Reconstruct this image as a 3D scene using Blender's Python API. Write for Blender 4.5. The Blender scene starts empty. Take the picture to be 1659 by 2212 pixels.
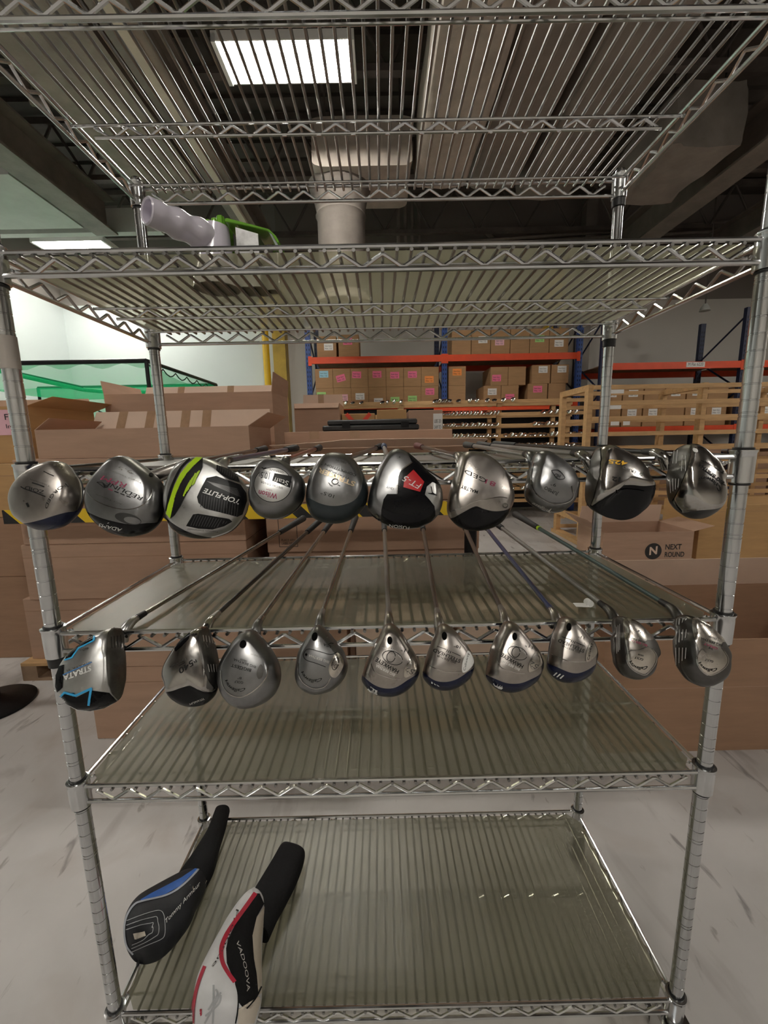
import bpy, bmesh, math, random
from mathutils import Vector, Matrix
from mathutils.bvhtree import BVHTree
random.seed(11)
scene = bpy.context.scene
COL = scene.collection

# ------------------------------------------------------------------ camera
F = 900.92
PITCH, YAW, ROLL = -0.1690, 0.0041, -0.0198
CAM = Vector((-0.0085, -0.6978, 1.3512))
def cam_axes():
    fwd = Vector((math.sin(YAW) * math.cos(PITCH), math.cos(YAW) * math.cos(PITCH), math.sin(PITCH)))
    right = Vector((math.cos(YAW), -math.sin(YAW), 0))
    up = right.cross(fwd)
    r = math.cos(ROLL) * right + math.sin(ROLL) * up
    u = -math.sin(ROLL) * right + math.cos(ROLL) * up
    return r, u, -fwd
CR, CU, CB = cam_axes()
cd = bpy.data.cameras.new('camera')
cd.sensor_fit = 'VERTICAL'; cd.sensor_height = 24.0; cd.lens = 24.0 * F / 2212.0
cd.clip_start = 0.02; cd.clip_end = 60
camo = bpy.data.objects.new('camera', cd); COL.objects.link(camo)
camo.matrix_world = Matrix(((CR.x, CU.x, CB.x, CAM.x), (CR.y, CU.y, CB.y, CAM.y), (CR.z, CU.z, CB.z, CAM.z), (0, 0, 0, 1)))
scene.camera = camo
def ray(u, v):
    return CR * ((u - 829.5) / F) + CU * ((1106 - v) / F) - CB
def at_y(u, v, y):
    d = ray(u, v); return CAM + d * ((y - CAM.y) / d.y)
def at_z(u, v, z):
    d = ray(u, v); return CAM + d * ((z - CAM.z) / d.z)

# ------------------------------------------------------------------ world, exposure
w = bpy.data.worlds.new('world'); scene.world = w; w.use_nodes = True
w.node_tree.nodes['Background'].inputs[0].default_value = (0.9, 0.95, 1.0, 1)
w.node_tree.nodes['Background'].inputs[1].default_value = 0.05
vs = scene.view_settings
vs.view_transform = 'Standard'; vs.look = 'None'; vs.exposure = 0.0; vs.gamma = 1.0; vs.use_curve_mapping = False
LAMP_POWER = 125.0

# ------------------------------------------------------------------ materials
MATS = {}
def pm(name, col, rough=0.5, metal=0.0, var=0.12, scale=12.0, bump=0.0, bscale=60.0, coat=0.0, spec=0.5, stretch=(1, 1, 1), rvar=0.0, emit=0.0, aniso=0.0):
    if name in MATS: return MATS[name]
    m = bpy.data.materials.new(name); m.use_nodes = True
    nt = m.node_tree; N = nt.nodes; L = nt.links
    b = N['Principled BSDF']
    b.inputs['Roughness'].default_value = rough; b.inputs['Metallic'].default_value = metal
    b.inputs['Specular IOR Level'].default_value = spec
    b.inputs['Coat Weight'].default_value = coat
    tc = N.new('ShaderNodeTexCoord'); mp = N.new('ShaderNodeMapping'); mp.inputs['Scale'].default_value = stretch
    L.new(tc.outputs['Object'], mp.inputs[0])
    no = N.new('ShaderNodeTexNoise'); no.inputs['Scale'].default_value = scale; no.inputs['Detail'].default_value = 6; no.inputs['Roughness'].default_value = 0.65
    L.new(mp.outputs[0], no.inputs['Vector'])
    rp = N.new('ShaderNodeValToRGB'); e = rp.color_ramp.elements
    e[0].position = 0.3; e[1].position = 0.7
    e[0].color = [max(0, c * (1 - var)) for c in col] + [1]; e[1].color = [min(1, c * (1 + var)) for c in col] + [1]
    L.new(no.outputs[0], rp.inputs[0]); L.new(rp.outputs[0], b.inputs['Base Color'])
    if rvar:
        mr = N.new('ShaderNodeMapRange'); mr.inputs[1].default_value = 0.3; mr.inputs[2].default_value = 0.7
        mr.inputs[3].default_value = max(0.02, rough - rvar); mr.inputs[4].default_value = min(1, rough + rvar)
        L.new(no.outputs[0], mr.inputs[0]); L.new(mr.outputs[0], b.inputs['Roughness'])
    if bump:
        n2 = N.new('ShaderNodeTexNoise'); n2.inputs['Scale'].default_value = bscale; n2.inputs['Detail'].default_value = 4
        L.new(mp.outputs[0], n2.inputs['Vector'])
        bp = N.new('ShaderNodeBump'); bp.inputs['Strength'].default_value = bump; bp.inputs['Distance'].default_value = 0.01
        L.new(n2.outputs[0], bp.inputs['Height']); L.new(bp.outputs[0], b.inputs['Normal'])
    if emit:
        b.inputs['Emission Color'].default_value = list(col) + [1]; b.inputs['Emission Strength'].default_value = emit
    MATS[name] = m
    return m

chrome = pm('zinc_chrome', (0.72, 0.73, 0.74), 0.18, 1.0, 0.12, 9, rvar=0.07)
chrome_post = pm('post_chrome', (0.66, 0.67, 0.68), 0.17, 1.0, 0.12, 14, rvar=0.05, stretch=(1, 1, .3))
dark_ring = pm('black_plastic', (0.012, 0.012, 0.013), 0.42, 0, 0.2, 30)
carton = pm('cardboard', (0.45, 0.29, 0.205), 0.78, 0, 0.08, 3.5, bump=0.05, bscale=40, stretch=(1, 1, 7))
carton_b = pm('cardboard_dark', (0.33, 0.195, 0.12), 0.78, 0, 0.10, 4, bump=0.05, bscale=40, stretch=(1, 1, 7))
carton_y = pm('cardboard_tan', (0.50, 0.30, 0.13), 0.78, 0, 0.08, 4, bump=0.05, bscale=40, stretch=(1, 1, 7))
carton_p = pm('cardboard_inner', (0.70, 0.53, 0.42), 0.8, 0, 0.06, 4)
tape_m = pm('packing_tape', (0.42, 0.27, 0.17), 0.12, 0, 0.1, 30, spec=0.7)
wood = pm('pine', (0.58, 0.36, 0.17), 0.6, 0, 0.16, 5, bump=0.04, stretch=(1, 6, 6))
wood_dk = pm('old_pallet_wood', (0.30, 0.20, 0.13), 0.8, 0, 0.3, 7)
orange = pm('rack_orange', (0.72, 0.075, 0.02), 0.35, 0, 0.1, 6)
blue = pm('rack_blue', (0.025, 0.065, 0.24), 0.4, 0, 0.15, 10)
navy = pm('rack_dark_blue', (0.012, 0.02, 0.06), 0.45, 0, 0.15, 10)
yellow = pm('safety_yellow', (0.75, 0.47, 0.02), 0.4, 0, 0.12, 3)
yellow_old = pm('worn_yellow', (0.46, 0.30, 0.04), 0.55, 0, 0.25, 3)
black = pm('black_paint', (0.007, 0.007, 0.008), 0.4, 0, 0.2, 20, spec=.2)
steel_beam = pm('painted_steel_beam', (0.20, 0.175, 0.15), 0.6, 0, 0.25, 3)
steel_light = pm('lit_flange_cream', (0.62, 0.55, 0.44), 0.5, 0, 0.1, 3)
duct_m = pm('duct_wrap', (0.42, 0.37, 0.32), 0.65, 0, 0.22, 4, bump=0.5, bscale=7)
duct_g = pm('grey_duct', (0.27, 0.24, 0.215), 0.55, 0, 0.22, 3, bump=0.2, bscale=5)
soffit_m = pm('pale_soffit', (0.52, 0.53, 0.50), 0.7, 0, 0.12, 2)
pipe_m = pm('pipe_paint', (0.27, 0.235, 0.205), 0.6, 0, 0.2, 5)
white_p = pm('white_paper', (0.85, 0.84, 0.82), 0.7, 0, 0.03, 20)
white_paint = pm('white_print', (0.86, 0.86, 0.84), 0.4, 0, 0.02, 20)
black_ink = pm('black_ink', (0.02, 0.018, 0.018), 0.5, 0, 0.1, 20)
pink = pm('pink_paper', (0.90, 0.20, 0.36), 0.7, 0, 0.04, 20)
pink_l = pm('light_pink_paper', (0.85, 0.50, 0.58), 0.7, 0, 0.04, 20)
green_p = pm('green_paper', (0.40, 0.72, 0.25), 0.7, 0, 0.04, 20)
blue_p = pm('blue_paper', (0.36, 0.66, 0.82), 0.7, 0, 0.04, 20)
orange_p = pm('orange_paper', (0.95, 0.33, 0.08), 0.7, 0, 0.04, 20)
red_tape = pm('red_tape', (0.80, 0.07, 0.03), 0.35, 0, 0.08, 20)

def special(name):
    m = bpy.data.materials.new(name); m.use_nodes = True; m.node_tree.nodes.clear(); MATS[name] = m
    return m, m.node_tree.nodes, m.node_tree.links

# frosted liner: diffuse + translucent + clear share + gloss
def liner_material():
    m, N, L = special('frosted_liner')
    out = N.new('ShaderNodeOutputMaterial')
    tc = N.new('ShaderNodeTexCoord'); mp = N.new('ShaderNodeMapping'); mp.inputs['Scale'].default_value = (3, 1, 1)
    L.new(tc.outputs['Object'], mp.inputs[0])
    no = N.new('ShaderNodeTexNoise'); no.inputs['Scale'].default_value = 5; no.inputs['Detail'].default_value = 8
    L.new(mp.outputs[0], no.inputs['Vector'])
    rp = N.new('ShaderNodeValToRGB'); e = rp.color_ramp.elements
    e[0].position = .3; e[1].position = .75; e[0].color = (0.13, 0.13, 0.12, 1); e[1].color = (0.23, 0.23, 0.215, 1)
    L.new(no.outputs[0], rp.inputs[0])
    di = N.new('ShaderNodeBsdfDiffuse'); tr = N.new('ShaderNodeBsdfTranslucent'); cl = N.new('ShaderNodeBsdfTransparent'); gl = N.new('ShaderNodeBsdfGlossy')
    cl.inputs[0].default_value = (0.60, 0.595, 0.52, 1)
    tr.inputs[0].default_value = (0.92, 0.89, 0.60, 1)
    gl.inputs['Roughness'].default_value = 0.33
    L.new(rp.outputs[0], di.inputs[0])
    m1 = N.new('ShaderNodeMixShader'); m1.inputs[0].default_value = 0.52
    L.new(di.outputs[0], m1.inputs[1]); L.new(tr.outputs[0], m1.inputs[2])
    m2 = N.new('ShaderNodeMixShader'); m2.inputs[0].default_value = 0.54
    L.new(m1.outputs[0], m2.inputs[1]); L.new(cl.outputs[0], m2.inputs[2])
    lw = N.new('ShaderNodeLayerWeight'); lw.inputs[0].default_value = .5
    pw = N.new('ShaderNodeMath'); pw.operation = 'POWER'; pw.inputs[1].default_value = 4.5; L.new(lw.outputs['Facing'], pw.inputs[0])
    fr = N.new('ShaderNodeMath'); fr.operation = 'MULTIPLY_ADD'; fr.inputs[1].default_value = .6; fr.inputs[2].default_value = .035; L.new(pw.outputs[0], fr.inputs[0])
    m3 = N.new('ShaderNodeMixShader'); L.new(fr.outputs[0], m3.inputs[0]); L.new(m2.outputs[0], m3.inputs[1]); L.new(gl.outputs[0], m3.inputs[2])
    # scratches as fine relief
    n2 = N.new('ShaderNodeTexNoise'); n2.inputs['Scale'].default_value = 40; mp2 = N.new('ShaderNodeMapping'); mp2.inputs['Scale'].default_value = (6, .4, 1)
    L.new(tc.outputs['Object'], mp2.inputs[0]); L.new(mp2.outputs[0], n2.inputs['Vector'])
    bp = N.new('ShaderNodeBump'); bp.inputs['Strength'].default_value = .12; bp.inputs['Distance'].default_value = .004
    L.new(n2.outputs[0], bp.inputs['Height']); L.new(bp.outputs[0], gl.inputs['Normal']); L.new(bp.outputs[0], di.inputs['Normal'])
    L.new(m3.outputs[0], out.inputs[0])
    return m
liner_m = liner_material()

def floor_material():
    m = pm('concrete_floor', (0.56, 0.54, 0.53), 0.42, 0, 0.12, 0.9, bump=0.06, bscale=25, rvar=0.12)
    nt = m.node_tree; N = nt.nodes; L = nt.links; b = N['Principled BSDF']
    tc = N.new('ShaderNodeTexCoord'); src = b.inputs['Base Color'].links[0].from_socket
    def layer(src, scale, stretch, rot, lo, hi, colr, amt):
        mp = N.new('ShaderNodeMapping'); mp.inputs['Scale'].default_value = stretch; mp.inputs['Rotation'].default_value = (0, 0, rot)
        L.new(tc.outputs['Object'], mp.inputs[0])
        no = N.new('ShaderNodeTexNoise'); no.inputs['Scale'].default_value = scale; no.inputs['Detail'].default_value = 5; no.inputs['Distortion'].default_value = .6
        L.new(mp.outputs[0], no.inputs['Vector'])
        mr = N.new('ShaderNodeMapRange'); mr.inputs[1].default_value = lo; mr.inputs[2].default_value = hi; mr.inputs[3].default_value = 0; mr.inputs[4].default_value = amt
        L.new(no.outputs[0], mr.inputs[0])
        mx = N.new('ShaderNodeMix'); mx.data_type = 'RGBA'
        L.new(mr.outputs[0], mx.inputs[0]); L.new(src, mx.inputs[6]); mx.inputs[7].default_value = list(colr) + [1]
        return mx.outputs[2]
    src = layer(src, 5, (1, .4, 1), 0.5, .60, .72, (0.24, 0.21, 0.20), .55)
    src = layer(src, 14, (1, .25, 1), -0.7, .64, .71, (0.18, 0.16, 0.16), .7)
    src = layer(src, 22, (1, .3, 1), 1.2, .65, .71, (0.24, 0.21, 0.20), .6)
    src = layer(src, 3, (1, 1, 1), 0, .55, .75, (0.40, 0.35, 0.31), .5)
    L.new(src, b.inputs['Base Color'])
    return m
floor_m = floor_material()

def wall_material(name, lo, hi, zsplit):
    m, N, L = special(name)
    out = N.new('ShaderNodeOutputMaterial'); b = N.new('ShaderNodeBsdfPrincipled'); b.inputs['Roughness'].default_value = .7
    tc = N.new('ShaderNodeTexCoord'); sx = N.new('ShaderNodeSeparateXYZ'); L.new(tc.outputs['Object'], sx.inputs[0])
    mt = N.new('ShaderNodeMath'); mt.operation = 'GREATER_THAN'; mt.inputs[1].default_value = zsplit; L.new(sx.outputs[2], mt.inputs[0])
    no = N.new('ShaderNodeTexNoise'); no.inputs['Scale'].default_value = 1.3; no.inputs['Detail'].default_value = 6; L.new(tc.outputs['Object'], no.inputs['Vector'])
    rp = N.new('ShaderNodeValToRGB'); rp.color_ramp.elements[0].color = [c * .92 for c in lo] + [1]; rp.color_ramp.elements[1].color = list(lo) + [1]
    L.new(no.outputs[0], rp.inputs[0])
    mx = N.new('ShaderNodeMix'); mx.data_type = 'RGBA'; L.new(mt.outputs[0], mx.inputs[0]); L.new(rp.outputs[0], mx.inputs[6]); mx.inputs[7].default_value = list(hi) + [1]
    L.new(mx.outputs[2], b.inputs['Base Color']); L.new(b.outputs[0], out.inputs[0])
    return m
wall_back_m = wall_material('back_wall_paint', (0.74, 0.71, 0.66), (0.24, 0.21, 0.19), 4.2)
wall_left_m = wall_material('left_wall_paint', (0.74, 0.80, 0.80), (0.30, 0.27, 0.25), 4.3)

def stripe_material():
    m, N, L = special('hazard_stripes')
    out = N.new('ShaderNodeOutputMaterial'); b = N.new('ShaderNodeBsdfPrincipled'); b.inputs['Roughness'].default_value = .5
    tc = N.new('ShaderNodeTexCoord'); sx = N.new('ShaderNodeSeparateXYZ'); L.new(tc.outputs['Object'], sx.inputs[0])
    ad = N.new('ShaderNodeMath'); ad.operation = 'ADD'; L.new(sx.outputs[0], ad.inputs[0]); L.new(sx.outputs[2], ad.inputs[1])
    fr = N.new('ShaderNodeMath'); fr.operation = 'MULTIPLY'; fr.inputs[1].default_value = 1 / .17; L.new(ad.outputs[0], fr.inputs[0])
    f2 = N.new('ShaderNodeMath'); f2.operation = 'FRACT'; L.new(fr.outputs[0], f2.inputs[0])
    gt = N.new('ShaderNodeMath'); gt.operation = 'GREATER_THAN'; gt.inputs[1].default_value = .5; L.new(f2.outputs[0], gt.inputs[0])
    mx = N.new('ShaderNodeMix'); mx.data_type = 'RGBA'; mx.inputs[6].default_value = (.015, .015, .016, 1); mx.inputs[7].default_value = (.85, .58, .02, 1)
    L.new(gt.outputs[0], mx.inputs[0]); L.new(mx.outputs[2], b.inputs['Base Color']); L.new(b.outputs[0], out.inputs[0])
    return m

def net_material():
    m, N, L = special('green_net')
    out = N.new('ShaderNodeOutputMaterial'); d = N.new('ShaderNodeBsdfDiffuse'); d.inputs[0].default_value = (0.03, 0.55, 0.22, 1)
    t = N.new('ShaderNodeBsdfTransparent'); tr = N.new('ShaderNodeBsdfTranslucent'); tr.inputs[0].default_value = (0.03, 0.55, 0.22, 1)
    m0 = N.new('ShaderNodeMixShader'); L.new(d.outputs[0], m0.inputs[1]); L.new(tr.outputs[0], m0.inputs[2])
    mx = N.new('ShaderNodeMixShader'); mx.inputs[0].default_value = .50
    L.new(m0.outputs[0], mx.inputs[1]); L.new(t.outputs[0], mx.inputs[2]); L.new(mx.outputs[0], out.inputs[0])
    return m
net_m = net_material()

def emission(name, colr, s):
    m, N, L = special(name)
    out = N.new('ShaderNodeOutputMaterial'); e = N.new('ShaderNodeEmission'); e.inputs[0].default_value = list(colr) + [1]; e.inputs[1].default_value = s
    L.new(e.outputs[0], out.inputs[0]); return m
tube_m = emission('fluorescent_tube', (1.0, 0.95, 0.86), LAMP_POWER)

# ------------------------------------------------------------------ mesh helpers
class MB:
    def __init__(s): s.bm = bmesh.new()
    def box(s, c, size, rz=0, mat=None):
        M = Matrix.Translation(c) @ Matrix.Rotation(rz, 4, 'Z') @ Matrix.Diagonal((size[0], size[1], size[2], 1))
        if mat is not None: M = mat @ M
        bmesh.ops.create_cube(s.bm, size=1.0, matrix=M); return s
    def lohi(s, a, b):
        a = Vector(a); b = Vector(b); return s.box((a + b) / 2, (abs(b.x - a.x), abs(b.y - a.y), abs(b.z - a.z)))
    def ring(s, c, ax, r, n, ry=None, ref=None):
        ax = Vector(ax).normalized(); ref = Vector(ref) if ref is not None else (Vector((0, 0, 1)) if abs(ax.z) < .95 else Vector((1, 0, 0)))
        a = ax.cross(ref).normalized(); b = ax.cross(a).normalized(); ry = r if ry is None else ry
        return [s.bm.verts.new(Vector(c) + a * (r * math.cos(2 * math.pi * i / n)) + b * (ry * math.sin(2 * math.pi * i / n))) for i in range(n)]
    def bridge(s, A, B):
        n = len(A)
        for i in range(n):
            try: s.bm.faces.new((A[i], A[(i + 1) % n], B[(i + 1) % n], B[i]))
            except ValueError: pass
    def cap(s, A, flip=False):
        try: s.bm.faces.new(list(reversed(A)) if flip else A)
        except ValueError: pass
    def tube(s, p0, p1, r, n=8, r1=None, caps=True):
        ax = Vector(p1) - Vector(p0); A = s.ring(p0, ax, r, n); B = s.ring(p1, ax, r if r1 is None else r1, n)
        s.bridge(A, B)
        if caps: s.cap(A, True); s.cap(B)
        return s
    def path(s, pts, r, n=6, ref0=None):
        pts = [Vector(p) for p in pts]; rings = []
        for i, p in enumerate(pts):
            d = (pts[min(i + 1, len(pts) - 1)] - pts[max(i - 1, 0)])
            ref = Vector((0, 0, 1)) if abs(d.normalized().z) < .95 else Vector((0, 1, 0))
            ref = ref if ref0 is None else ref0
            rr = r[i] if isinstance(r, (list, tuple)) else r
            rings.append(s.ring(p, d, rr, n, ref=ref))
        for a, b in zip(rings, rings[1:]): s.bridge(a, b)
        s.cap(rings[0], True); s.cap(rings[-1]); return s
    def lathe(s, prof, n=20, M=None):
        rings = []
        for (r, z) in prof:
            vs_ = []
            for i in range(n):
                p = Vector((r * math.cos(2 * math.pi * i / n), r * math.sin(2 * math.pi * i / n), z))
                vs_.append(s.bm.verts.new(M @ p if M is not None else p))
            rings.append(vs_)
        for a, b in zip(rings, rings[1:]): s.bridge(a, b)
        s.cap(rings[0], True); s.cap(rings[-1]); return s
    def quad(s, *p):
        s.bm.faces.new([s.bm.verts.new(Vector(q)) for q in p]); return s
    def prism(s, poly, d):
        A = [s.bm.verts.new(Vector(p)) for p in poly]; B = [s.bm.verts.new(Vector(p) + Vector(d)) for p in poly]
        s.bridge(A, B); s.cap(A, True); s.cap(B); return s
    def mesh(s, name, mat, smooth=False, bevel=0.0):
        bmesh.ops.recalc_face_normals(s.bm, faces=s.bm.faces)
        if bevel: bmesh.ops.bevel(s.bm, geom=list(s.bm.edges), offset=bevel, segments=1, affect='EDGES')
        me = bpy.data.meshes.new(name); s.bm.to_mesh(me); s.bm.free()
        for m in (mat if isinstance(mat, (list, tuple)) else [mat]): me.materials.append(m)
        if smooth:
            me.polygons.foreach_set('use_smooth', [True] * len(me.polygons))
            try: me.set_sharp_from_angle(angle=math.radians(42))
            except Exception: pass
        return me
    def build(s, name, mat, parent=None, smooth=False, bevel=0.0, loc=None):
        return link(name, s.mesh(name, mat, smooth, bevel), parent, loc)
WL = {}
def world_loc(o): return WL.get(o.name, Vector((0, 0, 0)))
def link(name, me, parent=None, loc=None):
    o = bpy.data.objects.new(name, me); COL.objects.link(o)
    if loc is not None: o.location = loc; WL[o.name] = Vector(loc)
    if parent is not None:
        o.parent = parent; o.matrix_parent_inverse = Matrix.Translation(-world_loc(parent))
    return o
def tag(o, label=None, cat=None, group=None, kind=None):
    if label: o['label'] = label
    if cat: o['category'] = cat
    if group: o['group'] = group
    if kind: o['kind'] = kind
    return o
def empty(name, loc, label=None, cat=None, group=None):
    o = bpy.data.objects.new(name, None); o.empty_display_size = .05; COL.objects.link(o); o.location = loc; WL[o.name] = Vector(loc)
    return tag(o, label, cat, group)

DEPS = None
_tc = {}
def text_geo(body, shear=0.0, bold=0.0):
    key = (body, shear, bold)
    if key in _tc: return _tc[key]
    cu = bpy.data.curves.new('lettering', 'FONT'); cu.body = body; cu.shear = shear; cu.offset = bold; cu.resolution_u = 3
    o = bpy.data.objects.new('lettering_tmp', cu); COL.objects.link(o)
    dg = bpy.context.evaluated_depsgraph_get()
    me = bpy.data.meshes.new_from_object(o.evaluated_get(dg))
    vs_ = [v.co.copy() for v in me.vertices]; fs = [tuple(p.vertices) for p in me.polygons]
    bpy.data.objects.remove(o); bpy.data.meshes.remove(me)
    x0 = min(v.x for v in vs_); x1 = max(v.x for v in vs_); y0 = min(v.y for v in vs_); y1 = max(v.y for v in vs_)
    vs_ = [((v.x - x0) / (x1 - x0), (v.y - y0) / (y1 - y0)) for v in vs_]
    _tc[key] = (vs_, fs); return _tc[key]
def text_plane(name, body, P0, ex, ey, wid, hgt, mat, parent, shear=0, bold=0):
    vs_, fs = text_geo(body, shear, bold); ex = Vector(ex).normalized(); ey = Vector(ey).normalized(); P0 = Vector(P0)
    me = bpy.data.meshes.new(name); me.from_pydata([P0 + ex * (x * wid) + ey * (y * hgt) for x, y in vs_], [], fs); me.materials.append(mat)
    return link(name, me, parent)
def bvh_of(o):
    bm = bmesh.new(); bm.from_mesh(o.data); off = world_loc(o); bmesh.ops.translate(bm, verts=bm.verts, vec=off)
    t = BVHTree.FromBMesh(bm); bm.free(); return t
def drop(bvh, p, eps):
    """a point of the print on the surface it is printed on"""
    d = ray(*p).normalized(); h = bvh.ray_cast(CAM, d)
    if h[0] is None:
        g = bvh.find_nearest(CAM + d * .66) ; q, n = g[0], g[1]
        q2 = bvh.find_nearest(CAM + d * (q - CAM).dot(d)); q, n = q2[0], q2[1]
    else: q, n = h[0], h[1]
    if n.dot(d) > 0: n = -n
    return q + n * eps
def decal(name, poly, bvh, mat, parent, eps=.0006, grid=3.2, smooth=True):
    eps = eps + .0002
    bm = bmesh.new(); f = bm.faces.new([bm.verts.new((x, y, 0)) for x, y in poly])
    bmesh.ops.triangulate(bm, faces=[f])
    x0 = min(p[0] for p in poly); x1 = max(p[0] for p in poly); y0 = min(p[1] for p in poly); y1 = max(p[1] for p in poly)
    for ax, a, b in (((1, 0, 0), x0, x1), ((0, 1, 0), y0, y1)):
        t = a + grid
        while t < b:
            bmesh.ops.bisect_plane(bm, geom=bm.verts[:] + bm.edges[:] + bm.faces[:], plane_co=Vector(ax) * t, plane_no=ax); t += grid
    for v in bm.verts: v.co = drop(bvh, (v.co.x, v.co.y), eps)
    me = bpy.data.meshes.new(name); bm.to_mesh(me); bm.free(); me.materials.append(mat)
    if smooth: me.polygons.foreach_set('use_smooth', [True] * len(me.polygons))
    return link(name, me, parent)
def text_on(body, P0, P1, h, bvh, mat, parent, arc=0.0, shear=0.0, bold=0.0, eps=.0006, name='lettering'):
    vs_, fs = text_geo(body, shear, bold)
    dx = P1[0] - P0[0]; dy = P1[1] - P0[1]; n = math.hypot(dx, dy); ux, uy = dy / n, -dx / n
    out = []
    for x, y in vs_:
        k = y * h + arc * 4 * x * (1 - x)
        out.append(drop(bvh, (P0[0] + dx * x + ux * k, P0[1] + dy * x + uy * k), eps))
    me = bpy.data.meshes.new(name); me.from_pydata(out, [], fs); me.materials.append(mat)
    return link(name, me, parent)
def openc(pts, n=5):
    out = []; m = len(pts)
    for i in range(m - 1):
        p0, p1, p2, p3 = (Vector(pts[max(0, min(m - 1, i + k - 1))]) for k in range(4))
        for j in range(n):
            t = j / n; q = .5 * ((2 * p1) + (p2 - p0) * t + (2 * p0 - 5 * p1 + 4 * p2 - p3) * t * t + (3 * p1 - p0 - 3 * p2 + p3) * t ** 3); out.append((q.x, q.y))
    return out + [tuple(pts[-1])]
CURVED = {'sole_ridge', 'plate_rim', 'sole_panel_edge', 'stitching', 'red_piping', 'black_line', 'red_edge', 'piping', 'black_seam', 'shell_rim', 'grass_blade', 'emblem'}
def strip_on(name, pts, wpx, bvh, mat, parent, eps=.0005):
    if name in CURVED and len(pts) > 2: pts = openc(pts)
    L_, R_ = [], []
    for i, p in enumerate(pts):
        a = pts[max(i - 1, 0)]; b = pts[min(i + 1, len(pts) - 1)]; dx, dy = b[0] - a[0], b[1] - a[1]; n = math.hypot(dx, dy) or 1
        L_.append((p[0] - dy / n * wpx / 2, p[1] + dx / n * wpx / 2)); R_.append((p[0] + dy / n * wpx / 2, p[1] - dx / n * wpx / 2))
    return decal(name, L_ + R_[::-1], bvh, mat, parent, eps, 3.2)
def crv(pts, n=6):
    """closed Catmull-Rom"""
    out = []; m = len(pts)
    for i in range(m):
        p0, p1, p2, p3 = (Vector(pts[(i + k - 1) % m]) for k in range(4))
        for j in range(n):
            t = j / n; out.append(.5 * ((2 * p1) + (p2 - p0) * t + (2 * p0 - 5 * p1 + 4 * p2 - p3) * t * t + (3 * p1 - p0 - 3 * p2 + p3) * t ** 3))
    return out
def ell(cx, cy, rx, ry, rot=0, n=22):
    c, s = math.cos(math.radians(rot)), math.sin(math.radians(rot))
    return [(cx + rx * math.cos(a) * c - ry * math.sin(a) * s, cy + rx * math.cos(a) * s + ry * math.sin(a) * c) for a in (2 * math.pi * i / n for i in range(n))]

# ================================================================== THE ROOM
XL, XR, YB, YF, ZC = -6.7, 9.0, 8.8, -7.0, 6.2
def struct(name, mb, mat, **k): return tag(mb.build(name, mat, **k), kind='structure')
struct('floor', MB().lohi((XL, YF, -.1), (XR, YB, 0)), floor_m)
struct('wall_back', MB().lohi((-2.1, YB, 0), (XR, YB + .2, ZC)), wall_back_m)
struct('wall_back_left', MB().lohi((XL, YB, 0), (-2.1, YB + .2, ZC)), wall_left_m)
struct('wall_left', MB().lohi((XL - .2, YF, 0), (XL, YB + .2, ZC)), wall_left_m)
struct('wall_right', MB().lohi((XR, YF, 0), (XR + .2, YB + .2, ZC)), wall_back_m)
struct('wall_front', MB().lohi((XL - .2, YF - .2, 0), (XR + .2, YF, ZC)), wall_back_m)
ceil_m = pm('ceiling_deck', (0.085, 0.072, 0.062), 0.7, 0, 0.3, 2)
ce = MB()
n = 70
for i in range(n):   # ribbed steel deck
    y = YF + (YB - YF) * i / n; ww = (YB - YF) / n
    ce.lohi((XL, y, ZC + (0 if i % 2 else -.05)), (XR, y + ww, ZC + .1))
struct('ceiling', ce, ceil_m)
# bar joists under the deck
joist_dark = pm('joist_paint', (0.12, 0.10, 0.09), 0.65, 0, 0.3, 4)
for i, y in enumerate((2.6, 4.6, 6.4, 8.2)):
    lab = ['roof joist nearest above the wire rack', 'roof joist just behind the fluorescent light', 'roof joist second from the back wall', 'roof joist closest to the back wall'][i]
    j = empty('roof_joist', (0, y, 5.3), lab, 'joist', 'dark steel roof joists')
    MB().lohi((XL, y - .05, 6.05), (XR, y + .05, 6.14)).build('top_chord', joist_dark, j)
    MB().lohi((XL, y - .05, 5.30), (XR, y + .05, 5.37)).build('bottom_chord', joist_dark, j)
    mb = MB(); x = XL + .1; k = 0
    while x < XR - .5:
        mb.tube((x, y, 5.34 if k % 2 else 6.08), (x + .45, y, 6.08 if k % 2 else 5.34), .022, 6); x += .45; k += 1
    mb.build('web', joist_dark, j)
def ibeam(name, x, z, y0, y1, wd, ht, label, mat=steel_beam, strip=None):
    e = empty(name, (x, (y0 + y1) / 2, z), label, 'beam')
    MB().lohi((x - wd / 2, y0, z), (x + wd / 2, y1, z + .03)).build('bottom_flange', mat, e)
    MB().lohi((x - wd / 2, y0, z + ht - .03), (x + wd / 2, y1, z + ht)).build('top_flange', mat, e)
    MB().lohi((x - .012, y0, z + .03), (x + .012, y1, z + ht - .03)).build('web', mat, e)
    if strip: MB().lohi((x + strip[0], y0, z - .05), (x + strip[1], y1, z)).build('lit_flange_strip', steel_light, e)  # brightness of the lit flange, put in as a cream-coloured strip
    return e
ibeam('steel_beam', -2.0, 4.62, -6.9, 8.7, .30, .42, 'long steel beam with a cream lit flange strip left of the light', steel_beam, (-.015, .07))
ibeam('steel_beam', -4.22, 4.6, -6.9, 6.5, .34, .5, 'brown steel beam high above the green net')
ibeam('steel_beam', 4.55, 4.6, -6.9, 8.7, .34, .5, 'steel beam high at the right above the orange rack')
ibeam('steel_beam', 6.4, 4.7, -6.9, 8.7, .25, .4, 'rightmost steel beam under the roof deck')
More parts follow.
